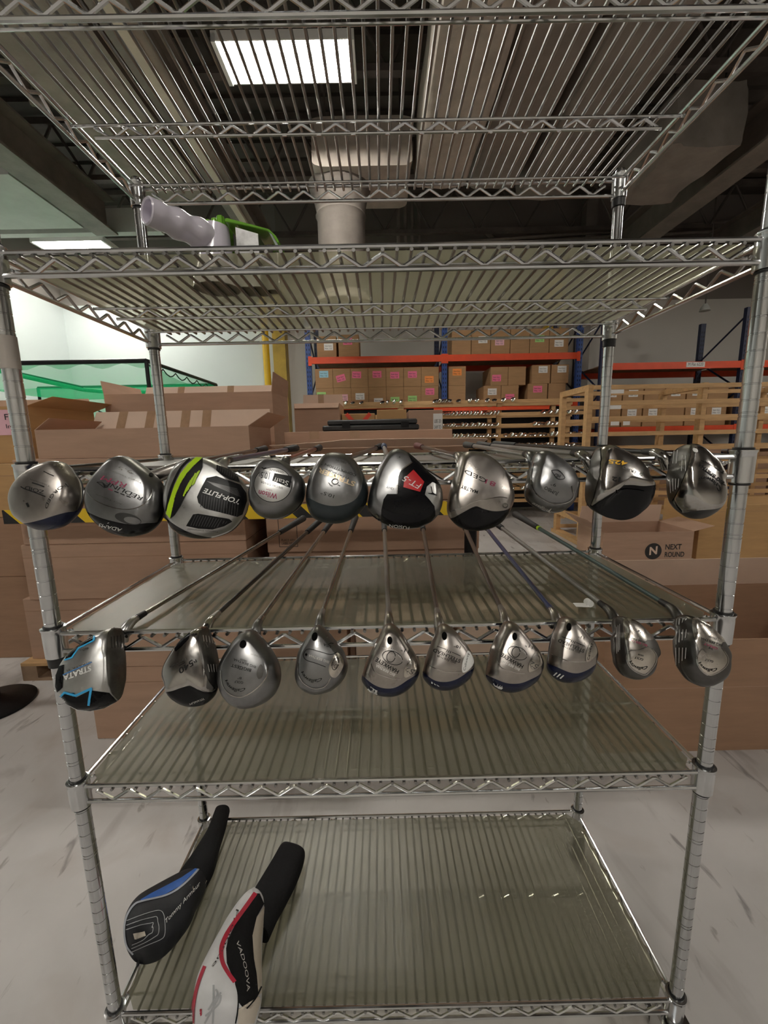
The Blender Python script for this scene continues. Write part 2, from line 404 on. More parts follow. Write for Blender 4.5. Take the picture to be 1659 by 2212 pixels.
def soft_duct(name, x0, x1, y0, y1, z0, z1, label, mat, segs=10, amp=.03, cat='duct', p=.30):
    """insulation-wrapped duct: rounded section with a slightly lumpy skin"""
    mb = MB(); rings = []; M_ = 20
    for i in range(segs + 1):
        t = i / segs; y = y0 + (y1 - y0) * t; r_ = []
        for k in range(M_):
            a = 2 * math.pi * k / M_; ca, sa = math.cos(a), math.sin(a)
            ux = math.copysign(abs(ca) ** p, ca); uz = math.copysign(abs(sa) ** p, sa); q = 1 + random.uniform(-amp, amp)
            r_.append(mb.bm.verts.new(((x0 + x1) / 2 + ux * (x1 - x0) / 2 * q, y, (z0 + z1) / 2 + uz * (z1 - z0) / 2 * q)))
        rings.append(r_)
    for a, b in zip(rings, rings[1:]): mb.bridge(a, b)
    mb.cap(rings[0], True); mb.cap(rings[-1])
    o = tag(mb.build(name, mat, None, True), label, cat)
    for yy in (y0 + (y1 - y0) * .2, y0 + (y1 - y0) * .8):
        for xx in (x0 + .1, x1 - .1): MB().lohi((xx - .01, yy - .01, (z0 + z1) / 2), (xx + .01, yy + .01, ZC - .03)).build('hanger_strap', joist_dark, o)
    return o
tag(MB().lohi((-3.5, -6.5, 5.0), (-2.5, 6.4, 5.35)).build('flat_duct', pm('stained_tan_duct', (.30, .25, .21), .7, 0, .3, 2.5)), 'wide flat stained duct left of the cream beam', 'duct')
soft_duct('insulated_duct', .49, 1.19, -6.5, 5.4, 4.6, 5.2, 'long insulation-wrapped duct right of the light, running away', duct_m, 26, .035)
cd_ = soft_duct('insulated_duct', -.76, .43, 4.88, 5.8, 4.57, 5.1, 'pale insulation-wrapped cross duct with a round drop behind the light', duct_m, 6, .02, p=.2)
soft_duct('insulated_duct', 1.35, 2.05, 2.0, 6.2, 5.0, 5.5, 'sagging insulated duct just right of the long duct', duct_g, 10, .05)
soft_duct('insulated_duct', 2.2, 3.0, 1.0, 6.6, 5.05, 5.5, 'dark insulated duct between sagging duct and ragged duct', duct_g, 10, .05)
soft_duct('insulated_duct', 3.35, 4.15, 4.6, 5.8, 4.55, 5.2, 'ragged grey insulated duct beside the right steel beam', duct_g, 6, .07)
MB().lathe([(.31, 3.3), (.31, 4.2), (.33, 4.24), (.31, 4.28), (.35, 4.45), (.41, 4.6)], 28, Matrix.Translation((-.47, 5.34, 0))).build('round_drop', pm('canvas_grey', (.13, .112, .098), .8, 0, .2, 4), cd_, True)
MB().lathe([(.40, 3.16), (.40, 3.2), (.31, 3.3)], 28, Matrix.Translation((-.47, 5.34, 0))).build('outlet', duct_g, cd_, True)
# pale boxed soffit at the far left
e = empty('boxed_soffit', (-5.6, 5.6, 4.5), 'pale grey boxed soffit high in the left corner', 'soffit')
MB().lohi((-6.68, 5.0, 4.62), (-4.45, 6.3, 5.1)).build('panel', soffit_m, e)
MB().lohi((-6.68, 6.52, 4.66), (-3.4, 6.65, 5.0)).build('edge_board', soffit_m, e)
# pipes
def pipe(pts, r, label, name='ceiling_pipe', mat=pipe_m): return tag(MB().path(pts, r, 10).build(name, mat, None, True), label, 'pipe')
pipe([(-6.6, 5.0, 4.85), (-4.45, 5.0, 4.85)], .03, 'thin pipe crossing beneath the left brown beam')
pipe([(-4.9, -2, 5.25), (-4.9, 5.4, 5.25)], .035, 'thin pipe running beside the left brown beam')
pipe([(-3.8, 4.6, 6.0), (-3.8, 4.6, 5.2), (-3.75, 4.6, 5.1), (-3.6, 4.6, 5.08)], .05, 'short bent drain pipe above the left beam')
p0 = at_y(872, 497, 8.3); p1 = at_y(905, 446, 8.3)
for i in range(4):
    x = .42 + i * .14; z0 = 4.98 + i * .08
    pipe([(x, 8.3 + i * .06, 6.0), (x, 8.3 + i * .06, z0 + .06), (x + .06, 8.3 + i * .06, z0), (8.8, 8.3 + i * .06, z0 + .05 + .12 * i)], .035,
         ['lowest of the four bent pipes on the back wall', 'second lowest of the bent back wall pipes', 'second highest of the bent back wall pipes', 'highest of the four bent pipes on the back wall'][i])
for i in range(3):
    pipe([(3.2, 8.0 - i * .25, 4.75 - .04 * i), (5.6, 8.0 - i * .25, 4.62), (8.9, 7.9 - i * .25, 4.78)], .05,
         ['sagging pipe at right, furthest back of three', 'middle of three sagging pipes at right', 'sagging pipe at right, nearest of three'][i])
tag(MB().lohi((4.2, 8.5, 0), (4.42, 8.72, 6.1)).build('steel_column', duct_g), 'grey steel column against the back wall at right', 'column')
tag(MB().tube((2.2, 8.72, 5.6), (3.4, 8.62, 4.5), .06, 8).build('brace_strut', steel_beam), 'diagonal grey brace beside the back wall column', 'brace')

# fluorescent fixtures
def fixture(x, y, z, label):
    e = empty('fluorescent_fixture', (x, y, z), label, 'light', 'high fluorescent fixtures')
    L_, Wd = 1.24, .46
    h = MB(); h.lohi((x - L_ / 2, y - Wd / 2, z + .05), (x + L_ / 2, y + Wd / 2, z + .065))
    h.lohi((x - L_ / 2, y - Wd / 2, z - .01), (x + L_ / 2, y - Wd / 2 + .012, z + .05)); h.lohi((x - L_ / 2, y + Wd / 2 - .012, z - .01), (x + L_ / 2, y + Wd / 2, z + .05))
    h.build('housing', white_paint, e)
    for k in (-1, 1):
        MB().lohi((x + k * (L_ / 2 - .02) - .02, y - Wd / 2, z - .02), (x + k * (L_ / 2 - .02) + .02, y + Wd / 2, z + .05)).build('end_cap', white_paint, e)
    for k in (-.20, -.145, -.09, .09, .145, .20):
        MB().tube((x - L_ / 2 + .05, y + k, z + .02), (x + L_ / 2 - .05, y + k, z + .02), .014, 6).build('tube', tube_m, e, True)
    for k in (-.5, .5): MB().tube((x + k, y, z + .1), (x + k, y, ZC - .04), .004, 4).build('hanger', pipe_m, e)
fixture(-.79, 3.78, 4.8, 'bright fluorescent fixture seen through the top wire shelf')
fixture(-5.26, 7.3, 4.8, 'far fluorescent fixture at the left above the third shelf rail')
OUTL = ['fluorescent fixture high to the left of the wire rack', 'fluorescent fixture behind the camera in the middle row', 'fluorescent fixture behind the camera at the right', 'far right fluorescent fixture near the right wall']
for i, (x, y) in enumerate(((-5.2, 1.2), (-.8, -3.4), (4.4, -3.4), (7.6, 2.2))):
    fixture(x, y, 4.8 if y < 7 else 4.9, OUTL[i])

# ================================================================== THE WIRE RACK
W2, D = .595, .4505
ZL = [.170, .7199, 1.0273, 1.3139, 1.6435, 1.9741]
rack = empty('wire_shelving_rack', (0, D / 2, 0), 'tall chrome wire shelving rack on casters with six shelves', 'shelving rack')
prof = [(.0127, .135)]
z = .16
k = 0
while z < 1.985:
    for dz in ((0,) if k % 8 else (0, .006)):
        prof += [(.0127, z + dz - .0013), (.0119, z + dz - .0008), (.0119, z + dz + .0008), (.0127, z + dz + .0013)]
    z += .0254; k += 1
prof += [(.0127, 1.992), (.010, 1.997)]
pme = MB().lathe(prof, 20).mesh('post', chrome_post, True)
CORN = [(-W2, 0), (W2, 0), (-W2, D), (W2, D)]
for (x, y) in CORN: link('post', pme, rack, (x, y, 0))
# casters
for (x, y) in CORN:
    mb = MB(); mb.tube((x, y, .112), (x, y, .16), .0125, 12); mb.lohi((x - .03, y - .03, .106), (x + .03, y + .03, .112))
    mb.lohi((x - .022, y - .02, .04), (x - .018, y + .035, .108)); mb.lohi((x + .018, y - .02, .04), (x + .022, y + .035, .108))
    c = mb.build('caster', chrome, rack)
    MB().lathe([(.030, -.014), (.05, -.011), (.05, .011), (.030, .014)], 20, Matrix.Translation((x, y + .012, .05)) @ Matrix.Rotation(math.pi / 2, 4, 'Y')).build('wheel', dark_ring, c, True)
lv = pm('caster_brake', (.55, .60, .66), .3, .2)
c0 = at_z(1400, 2196, .10)
MB().box((W2 - .035, -.05, .085), (.03, .045, .01)).build('brake_pedal', lv, rack, bevel=.002)
HT = .033                                             # truss height
wire_me = MB().tube((0, -.0085, 0), (0, D + .0085, 0), .0029, 8).mesh('wire', pm('dull_zinc_wire', (.36, .355, .345), .30, 1.0, .1, 20), True)
NW = 51
collar_me = MB().lathe([(.0155, -.044), (.0178, -.043), (.0182, -.002), (.0182, .006), (.0195, .008), (.0195, .011), (.0145, .012), (.0130, .012)], 24).mesh('collar', chrome, True)
sleeve_me = MB().lathe([(.0131, -.062), (.0158, -.061), (.0162, -.044), (.0131, -.044)], 20).mesh('sleeve', dark_ring, True)
ring_me = MB().lathe([(.0131, .0115), (.0150, .0118), (.0150, .0145), (.0131, .0148)], 20).mesh('ring', dark_ring, True)
def zig(a, b, z, n):
    a = Vector(a); b = Vector(b); pts = []
    for i in range(n + 1):
        p = a.lerp(b, i / n); p.z = z - .0115 if i % 2 == 0 else z - HT + .0045
        for t in (-.07, .07):
            q = a.lerp(b, min(1, max(0, (i + t) / n))); q.z = p.z; pts.append(q)
    return pts
for li, z in enumerate(ZL):
    xs, ys0, ys1 = W2 - .014, -.004, D + .004
    mb = MB()
    for (a, b) in (((-xs, ys0), (xs, ys0)), ((-xs, ys1), (xs, ys1)), ((-W2, .012), (-W2, D - .012)), ((W2, .012), (W2, D - .012))):
        for zz, r in ((z, .0040), (z - HT, .0041)): mb.tube((a[0], a[1], zz), (b[0], b[1], zz), r, 8)
    sh = mb.build('shelf_frame', chrome, rack, True)
    n = 36
    for (a, b, nn) in (((-xs + .02, ys0, 0), (xs - .02, ys0, 0), n), ((-xs + .02, ys1, 0), (xs - .02, ys1, 0), n), ((-W2, .03, 0), (-W2, D - .03, 0), 13), ((W2, .03, 0), (W2, D - .03, 0), 13)):
        MB().path(zig(a, b, z, nn), .0030, 6).build('zigzag_truss', chrome, sh, True)
    m2 = MB(); m2.tube((-W2, D / 2, z - .0122), (W2, D / 2, z - .0122), .0030, 8); m2.tube((-W2 + .045, D / 2, z - HT), (W2 - .045, D / 2, z - HT), .0030, 8)
    m2.build('middle_rail', chrome, sh, True)
    MB().path(zig((-W2 + .045, D / 2, 0), (W2 - .045, D / 2, 0), z - .006, 33), .0026, 6).build('zigzag_truss', chrome, sh, True)
    for yy in (.035, D - .035): MB().tube((-W2, yy, z - .0118), (W2, yy, z - .0118), .0026, 8).build('cross_rod', chrome, sh, True)
    for i in range(NW):
        link('wire', wire_me, sh, (-xs + .03 + (2 * xs - .06) * i / (NW - 1), 0, z - .0065))
    for ci, (x, y) in enumerate(CORN):
        link('collar', collar_me, sh, (x, y, z))
        if (li, ci) in ((2, 0), (4, 3), (5, 3)): link('sleeve', sleeve_me, sh, (x, y, z))
        else: link('ring', ring_me, sh, (x, y, z - .0595))
        link('ring', ring_me, sh, (x, y, z))
names = ['lowest shelf, under the two headcovers', 'empty shelf below the lower row of clubs', 'shelf carrying the lower row of ten clubs', 'shelf carrying the upper row of ten clubs', 'shelf under the white tube and green tool']
for li in range(5):
    z = ZL[li]; mb = MB(); cx, cy = W2 - .012, .012
    poly = [(-W2 + .034, .004), (W2 - .034, .004), (W2 - .006, .034), (W2 - .006, D - .034), (W2 - .034, D - .004), (-W2 + .034, D - .004), (-W2 + .006, D - .034), (-W2 + .006, .034)]
    mb.quad(*[(px_, py_, z - .0032) for px_, py_ in poly])
    o = tag(mb.build('shelf_liner', liner_m), 'frosted plastic liner lying on the ' + names[li], 'shelf liner', 'frosted shelf liners')
# masking tape wrapped around the left front post
tp = MB().lathe([(.0129, 1.475), (.0136, 1.475), (.0136, 1.525), (.0129, 1.525)], 20, Matrix.Translation((-W2, 0, 0))).build('masking_tape', pm('masking_tape', (.42, .38, .34), .7), rack, True)
text_on('C7L', (0, 700), (22, 706), 16, bvh_of(tp), black_ink, tp, eps=.0004)

# ================================================================== CARTONS AND BACKGROUND
def carton_box(name, a, b, label, mat=carton, cat='carton', group=None, seam=True, tape=None, paper=None, rz=0.0):
    """closed carton between corners a and b; parts: body, seam tape, paper labels on its front"""
    a = Vector(a); b = Vector(b); lo = Vector((min(a.x, b.x), min(a.y, b.y), min(a.z, b.z))); hi = Vector((max(a.x, b.x), max(a.y, b.y), max(a.z, b.z)))
    e = empty(name, ((lo.x + hi.x) / 2, (lo.y + hi.y) / 2, lo.z), label, cat, group)
    MB().lohi(lo, hi).build('body', mat, e, bevel=.003)
    if hi.x - lo.x > .9 and hi.z - lo.z > .2: MB().lohi((lo.x + .002, lo.y - .0008, hi.z - .075), (hi.x - .002, lo.y, hi.z - .072)).build('crease', carton_b, e)
    if tape:   # vertical tape bands down the front: list of fractions
        for t in tape:
            x = lo.x + (hi.x - lo.x) * t
            MB().lohi((x - .03, lo.y - .0012, hi.z - min(.12, (hi.z - lo.z) * .45)), (x + .03, lo.y, hi.z + .0012)).build('tape', tape_m, e)
    if paper:  # (fraction x, fraction z, w, h, tilt, material, words)
        for (fx, fz, pw, ph, tl, pmt, words) in paper:
            c = Vector((lo.x + (hi.x - lo.x) * fx, lo.y - .002, lo.z + (hi.z - lo.z) * fz)); ct, st = math.cos(tl), math.sin(tl)
            ex = Vector((ct, 0, st)); ez = Vector((-st, 0, ct))
            pts = [c - ex * pw / 2 - ez * ph / 2, c + ex * pw / 2 - ez * ph / 2, c + ex * pw / 2 + ez * ph / 2, c - ex * pw / 2 + ez * ph / 2]
            pl = MB().prism(pts, (0, .0015, 0)).build('paper_label', pmt, e)
            for i, wd in enumerate(words):
                nl = len(words); hh = ph * .7 / nl * .62
                text_plane('lettering', wd, c + Vector((0, -.001, 0)) - ex * pw * .38 + ez * (ph * .30 - (i + .7) * ph * .75 / nl), ex, ez, pw * .72, hh, black_ink, pl)
    return e
def open_carton(name, x0, x1, y0, y1, z0, z1, label, mat=carton, flaps=None, fl=.14, tape=None, thick=.006):
    """carton with an open top: four walls, a bottom and folded flaps; flaps: dict side -> outward angle"""
    e = empty(name, ((x0 + x1) / 2, (y0 + y1) / 2, z0), label, 'carton')
    t = thick
    m = MB(); m.lohi((x0, y0, z0), (x1, y0 + t, z1)); m.lohi((x0, y1 - t, z0), (x1, y1, z1)); m.lohi((x0, y0 + t, z0), (x0 + t, y1 - t, z1)); m.lohi((x1 - t, y0 + t, z0), (x1, y1 - t, z1)); m.lohi((x0 + t, y0 + t, z0), (x1 - t, y1 - t, z0 + t))
    m.build('body', mat, e)
    for side, (ang, ln) in (flaps or {}).items():
        c, s_ = math.cos(ang), math.sin(ang)   # ang 0 = straight up, positive = outwards
        if side == 'front': p = [(x0, y0, z1), (x1, y0, z1), (x1 - .01, y0 - ln * s_, z1 + ln * c), (x0 + .01, y0 - ln * s_, z1 + ln * c)]; d = (0, t * .8, 0)
        if side == 'back': p = [(x0, y1, z1), (x1, y1, z1), (x1 - .01, y1 + ln * s_, z1 + ln * c), (x0 + .01, y1 + ln * s_, z1 + ln * c)]; d = (0, -t * .8, 0)
        if side == 'left': p = [(x0, y0, z1), (x0, y1, z1), (x0 - ln * s_, y1 - .01, z1 + ln * c), (x0 - ln * s_, y0 + .01, z1 + ln * c)]; d = (t * .8, 0, 0)
        if side == 'right': p = [(x1, y0, z1), (x1, y1, z1), (x1 + ln * s_, y1 - .01, z1 + ln * c), (x1 + ln * s_, y0 + .01, z1 + ln * c)]; d = (-t * .8, 0, 0)
        fo = MB().prism(p, d).build('flap', carton_p if side == 'back' else mat, e)
        if tape and side == 'back':
            P = [Vector(q) for q in p]
            for k in tape:
                qa, qb = P[0].lerp(P[1], k), P[3].lerp(P[2], k); dx = Vector((.028, 0, 0)); off = Vector((0, -.006, .001))
                MB().prism([qa - dx + off, qa + dx + off, qb + dx + off, qb - dx + off], (0, .001, 0)).build('tape', tape_m, fo)
    return e
# wooden pallet under the left stack
def pallet(x0, x1, y0, y1, label, mat=wood_dk):
    e = empty('wooden_pallet', ((x0 + x1) / 2, (y0 + y1) / 2, 0), label, 'pallet')
    for k in range(3):
        yy = y0 + (y1 - y0 - .09) * k / 2
        MB().lohi((x0, yy, .0), (x1, yy + .09, .018)).build('bottom_board', mat, e)
    for k in range(3):
        xx = x0 + (x1 - x0 - .09) * k / 2
        MB().lohi((xx, y0, .018), (xx + .09, y1, .092)).build('stringer', mat, e)
    for k in range(6):
        yy = y0 + (y1 - y0 - .1) * k / 5
        MB().lohi((x0, yy, .092), (x1, yy + .1, .11)).build('deck_board', wood if k == 0 else mat, e)
pallet(-2.14, -.74, 1.57, 2.46, 'wooden pallet under the left stack of long cartons')
carton_box('long_carton', (-2.11, 1.62, .11), (-.80, 2.45, .485), 'long carton lowest on the left pallet', carton, tape=(.97,))
carton_box('long_carton', (-2.05, 1.60, .487), (-.78, 2.45, .81), 'long carton second from the pallet in the left stack', carton)
carton_box('long_carton', (-2.03, 1.60, .812), (-.78, 2.45, .935), 'shallow long carton right behind the striped belt', carton)
carton_box('long_carton', (-2.0, 1.58, .937), (-.70, 2.45, 1.288), 'deep long carton behind the leftmost upper clubs', carton)
open_carton('open_carton', -1.87, -.72, 1.60, 2.05, 1.29, 1.445, 'open long carton with taped pale back flap behind the left posts', carton,
            {'back': (.45, .14), 'right': (1.0, .13), 'left': (-.9, .10)}, tape=(.16, .32, .52, .64))
open_carton('open_carton', -2.03, -.80, 2.47, 3.0, 1.29, 1.725, 'large open carton with tan flaps behind the taped-flap carton', carton,
            {'back': (.4, .13), 'right': (.12, .14), 'left': (.2, .10)}, tape=(.25, .6))
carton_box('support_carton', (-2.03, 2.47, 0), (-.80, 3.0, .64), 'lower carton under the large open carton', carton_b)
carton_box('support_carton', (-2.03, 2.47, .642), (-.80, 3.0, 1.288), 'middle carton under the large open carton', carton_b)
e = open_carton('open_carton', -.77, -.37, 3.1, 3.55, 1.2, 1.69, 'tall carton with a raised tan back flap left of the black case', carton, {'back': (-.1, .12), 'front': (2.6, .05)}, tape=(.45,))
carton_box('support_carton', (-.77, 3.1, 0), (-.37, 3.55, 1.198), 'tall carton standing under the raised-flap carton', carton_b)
# centre stack
carton_box('long_carton', (-.69, 1.72, 0), (.56, 2.3, .71), 'lower long carton of the centre stack, ending at the black post', carton)
cF = carton_box('long_carton', (-.69, 1.70, .712), (.56, 2.3, 1.0), 'long carton with a printed label frame in the centre stack', carton)
carton_box('long_carton', (-.66, 1.74, 1.002), (.50, 2.3, 1.315), 'plain long carton on top of the label-frame carton', carton)
carton_box('long_carton', (-.60, 1.90, 1.317), (.43, 2.6, 1.415), 'flat carton under the black case', carton, tape=(.18, .42))
fr = MB(); c = Vector((-.62, 1.699, .745)); ww, hh = .11, .19
for (a, b) in (((0, 0), (ww, .003)), ((0, hh - .003), (ww, hh)), ((0, 0), (.003, hh)), ((ww - .003, 0), (ww, hh))): fr.lohi((c.x + a[0], 1.6985, c.z + a[1]), (c.x + b[0], 1.6995, c.z + b[1]))
fr.build('label_frame', black_ink, cF)
for tx, zz in (('PLACE ARN', .035), ('LABEL HERE', .015), ('TOP OF LABEL', .17)):
    text_plane('lettering', tx, (c.x + .015, 1.698, c.z + zz), (1, 0, 0), (0, 0, 1), .08, .013, black_ink, cF)
# torn cardboard sheet with the upper shafts' grips in front of it
mb = MB(); pts = []
for i in range(13):
    t = i / 12; x = -.62 + 1.2 * t
    pts.append((x, 1.62 + .01 * math.sin(t * 9), 1.335 + .012 * t + .022 * math.sin(t * 3.1) + random.uniform(-.004, .004)))
tri = []
for i in range(12):
    a, b = pts[i], pts[i + 1]
    mb.prism([a, b, (b[0] * .98, 1.73, 1.317), (a[0] * .98, 1.73, 1.317)], (0, .006, .002))
tag(mb.build('cardboard_sheet', carton_p), 'torn bent cardboard sheet leaning on the centre stack', 'cardboard')
# black moulded case
e = empty('equipment_case', (-.08, 2.15, 1.416), 'flat black plastic case lying on the centre stack', 'case')
MB().lohi((-.375, 1.98, 1.416), (.235, 2.4, 1.452)).build('lower_shell', dark_ring, e, bevel=.008)
MB().lohi((-.345, 2.0, 1.453), (.225, 2.38, 1.487)).build('upper_shell', dark_ring, e, bevel=.008)
for k in (-.25, .12): MB().lohi((k, 1.972, 1.436), (k + .05, 1.980, 1.468)).build('latch', black, e)
# three cartons behind the case
def behind(x0, x1, z1, lab, mat, paper=None, y=3.2): 
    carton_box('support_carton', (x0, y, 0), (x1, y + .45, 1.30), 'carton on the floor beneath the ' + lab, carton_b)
    return carton_box('small_carton', (x0, y, 1.302), (x1, y + .45, z1), lab, mat, paper=paper)
b1 = behind(-.36, -.06, 1.60, 'carton with a red tape cross behind the black case', carton_y)
for s_ in (-1, 1):
    cx_ = -.21 + s_ * .055
    M_ = Matrix.Translation((cx_, 3.198, 1.54)) @ Matrix.Rotation(s_ * .75, 4, 'Y')
    MB().box((0, 0, 0), (.035, .002, .16), mat=M_).build('red_tape', red_tape, b1)
behind(-.04, .23, 1.63, 'shrink-wrapped carton behind the middle of the black case', carton_y, [(.5, .62, .15, .02, 0, white_p, [])])
behind(.25, .56, 1.62, 'carton with a shipping label right of the black case', carton, [(.86, .55, .085, .22, 0, white_p, ['LBS 20', 'SHIP TO', 'UPS'])])
# far left boxes
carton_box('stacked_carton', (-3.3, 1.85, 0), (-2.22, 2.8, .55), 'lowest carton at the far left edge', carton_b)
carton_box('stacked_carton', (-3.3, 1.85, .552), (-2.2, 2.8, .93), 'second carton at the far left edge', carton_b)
carton_box('stacked_carton', (-3.3, 1.85, .932), (-2.2, 2.8, 1.26), 'third carton at the far left edge', carton_y)
e = open_carton('open_carton', -3.3, -2.14, 1.9, 2.5, 1.262, 1.60, 'open carton with a pink Fu note at the far left', carton_y, {'right': (1.25, .17), 'back': (-.2, .10)})
pl = MB().lohi((-2.36, 1.896, 1.43), (-2.2, 1.899, 1.58)).build('paper_label', pink_l, e)
text_plane('lettering', 'Fu', (-2.275, 1.895, 1.52), (1, 0, 0), (0, 0, 1), .05, .035, black_ink, pl, bold=.01)
text_plane('lettering', 'Ins', (-2.275, 1.895, 1.47), (1, 0, 0), (0, 0, 1), .05, .025, black_ink, pl)
# low carton behind the lower shelves
carton_box('long_carton', (-1.365, 1.06, 0), (-.18, 1.5, .36), 'brown carton on the floor behind the lower shelves at left', carton)
carton_box('long_carton', (-1.36, 1.06, .362), (-.18, 1.5, .62), 'brown carton on top of the floor carton behind the lower clubs', carton)
carton_box('small_carton', (-.14, 1.06, 0), (.30, 1.25, .56), 'carton behind the lower shelf rail in the middle', carton_p)
carton_box('small_carton', (.33, 1.06, 0), (.86, 1.25, .60), 'carton behind the lower shelf rail, right of the middle', carton_p)
# right hand open carton
open_carton('open_carton', .90, 2.3, .90, 1.55, 0, .515, 'big open brown carton on the floor behind the right front post', carton_b, {'back': (-.35, .18), 'right': (.8, .2)})
MB().lohi((.905, .8985, .30), (2.29, .8995, .303)).build('crease', carton, bpy.data.objects['open_carton.004' if 'open_carton.004' in bpy.data.objects else 'open_carton.003'])
# NEXT ROUND carton and the tan carton
nr = open_carton('open_carton', 2.22, 3.14, 3.40, 3.95, 0, .39, 'open carton with a round black logo near the wooden rack', carton, {'back': (-.2, .2), 'right': (1.35, .22), 'left': (.9, .22)})
text_plane('lettering', 'NEXT', (2.86, 3.398, .205), (1, 0, 0), (0, 0, 1), .165, .055, black_ink, nr, bold=.02)
text_plane('lettering', 'ROUND', (2.86, 3.398, .125), (1, 0, 0), (0, 0, 1), .20, .055, black_ink, nr, bold=.02)
lg = MB(); lg.lathe([(.085, 0), (.085, .001)], 28, Matrix.Translation((2.74, 3.399, .19)) @ Matrix.Rotation(math.pi / 2, 4, 'X')); lg = lg.build('logo_disc', black_ink, nr)
text_plane('logo_letter', 'N', (2.70, 3.3965, .15), (1, 0, .12), (0, 0, 1), .08, .085, carton_p, lg, bold=.03)
carton_box('large_carton', (3.42, 3.70, 0), (4.8, 4.3, .60), 'large plain tan carton behind the open logo carton', carton_y)
# belt barrier
def stanchion(x, y, label):
    e = empty('belt_stanchion', (x, y, 0), label, 'stanchion', 'belt barrier stanchions')
    MB().lathe([(.18, 0), (.18, .012), (.165, .022), (.06, .035), (.035, .05)], 36, Matrix.Translation((x, y, 0))).build('base', black, e, True)
    MB().lathe([(.032, .03), (.032, .93)], 20, Matrix.Translation((x, y, 0))).build('pole', black, e, True)
    MB().lathe([(.036, .93), (.036, 1.05), (.030, 1.06)], 20, Matrix.Translation((x, y, 0))).build('belt_head', black, e, True)
stanchion(.455, 1.45, 'black belt stanchion behind the middle of the rack')
stanchion(-2.10, 1.34, 'black belt stanchion with a round base at the left edge')
tag(MB().lohi((-1.98, 1.448, .962), (.42, 1.452, 1.035)).build('barrier_belt', stripe_material()), 'yellow and black striped barrier belt behind the clubs', 'belt')

# green practice net
e = empty('practice_net', (-4.2, 5.9, 0), 'green practice net on a black tube frame at the left wall', 'net')
def tubep(nm, pts, r, m=black): return MB().path(pts, r, 8).build(nm, m, e, True)
tubep('frame_tube', [(-6.1, 4.8, 2.40), (-2.93, 4.8, 2.40)], .028); tubep('frame_tube', [(-2.93, 4.8, 2.40), (-2.93, 7.05, 2.40)], .025)
tubep('frame_tube', [(-2.93, 4.8, 0), (-2.93, 4.8, 2.40)], .025); tubep('frame_tube', [(-2.93, 7.05, 0), (-2.93, 7.05, 2.40)], .025); tubep('frame_tube', [(-6.1, 7.05, 0), (-6.1, 7.05, 2.40)], .025); tubep('frame_tube', [(-6.1, 4.8, 0), (-6.1, 4.8, 2.40)], .025)
tubep('frame_tube', [(-6.1, 7.05, 2.40), (-2.93, 7.05, 2.40)], .025)
tubep('inner_pole', [(-4.75, 6.3, 0), (-4.72, 6.3, 1.9), (-4.80, 6.3, 2.02)], .035, pm('dark_green_strap', (.01, .05, .03), .6))
def netpatch(nm, f, nu, nv):
    mb = MB(); g = [[mb.bm.verts.new(f(i / nu, j / nv)) for j in range(nv + 1)] for i in range(nu + 1)]
    for i in range(nu):
        for j in range(nv): mb.bm.faces.new((g[i][j], g[i + 1][j], g[i + 1][j + 1], g[i][j + 1]))
    return mb.build(nm, net_m, e, True)
netpatch('roof_net', lambda u, v: (-6.1 + 3.17 * u, 4.8 + 2.25 * v, 2.40 - .33 * math.sin(math.pi * v) * (.4 + .6 * math.sin(math.pi * u))), 24, 16)
netpatch('front_net', lambda u, v: (-6.1 + 3.17 * u, 4.8, 2.40 - .06 * v - .03 * math.sin(u * 40)), 40, 2)
netpatch('back_net', lambda u, v: (-6.1 + 3.17 * u, 7.05 + .12 * math.sin(math.pi * v), 2.40 - 2.3 * v), 20, 10)
netpatch('side_net', lambda u, v: (-2.93, 4.8 + 2.25 * u, 2.40 - 2.3 * v), 20, 10)
loop = []
for i in range(25):
    t = i / 24; loop.append((-2.93, 4.85 + 2.1 * t, 2.36 - .07 * abs(math.sin(t * math.pi * 6))))
tubep('lacing_cord', loop, .008)
band = pm('green_net_roll', (.0, .50, .17), .6, 0, .2, 30)
tubep('rolled_edge', [at_y(-60, 790, 5.0), at_y(0, 801, 5.2), at_y(90, 822, 5.8), at_y(180, 842, 6.25), at_y(240, 847, 6.3), at_y(310, 847, 6.3), at_y(400, 842, 6.3)], .032, band)
tubep('top_cord', [at_y(-60, 786, 5.0), at_y(0, 796, 5.2), at_y(90, 816, 5.8), at_y(180, 836, 6.25)], .012)
tubep('guy_rope', [(-4.75, 6.3, 2.0), (-4.3, 6.0, 1.85)], .012)

# yellow pipe and column against the back wall
tag(MB().tube((-2.40, 8.6, 0), (-2.40, 8.6, 4.6), .07, 14).build('yellow_pipe', yellow, None, True), 'bright yellow pipe against the back wall', 'pipe')
tag(MB().lohi((-2.22, 8.45, 0), (-1.96, 8.75, 5.2)).build('yellow_column', yellow_old), 'dull yellow column just right of the yellow pipe', 'column')
tag(MB().lohi((3.50, 8.45, 0), (3.78, 8.75, 5.2)).build('yellow_column', yellow), 'yellow column behind the right end of the carton rack', 'column')

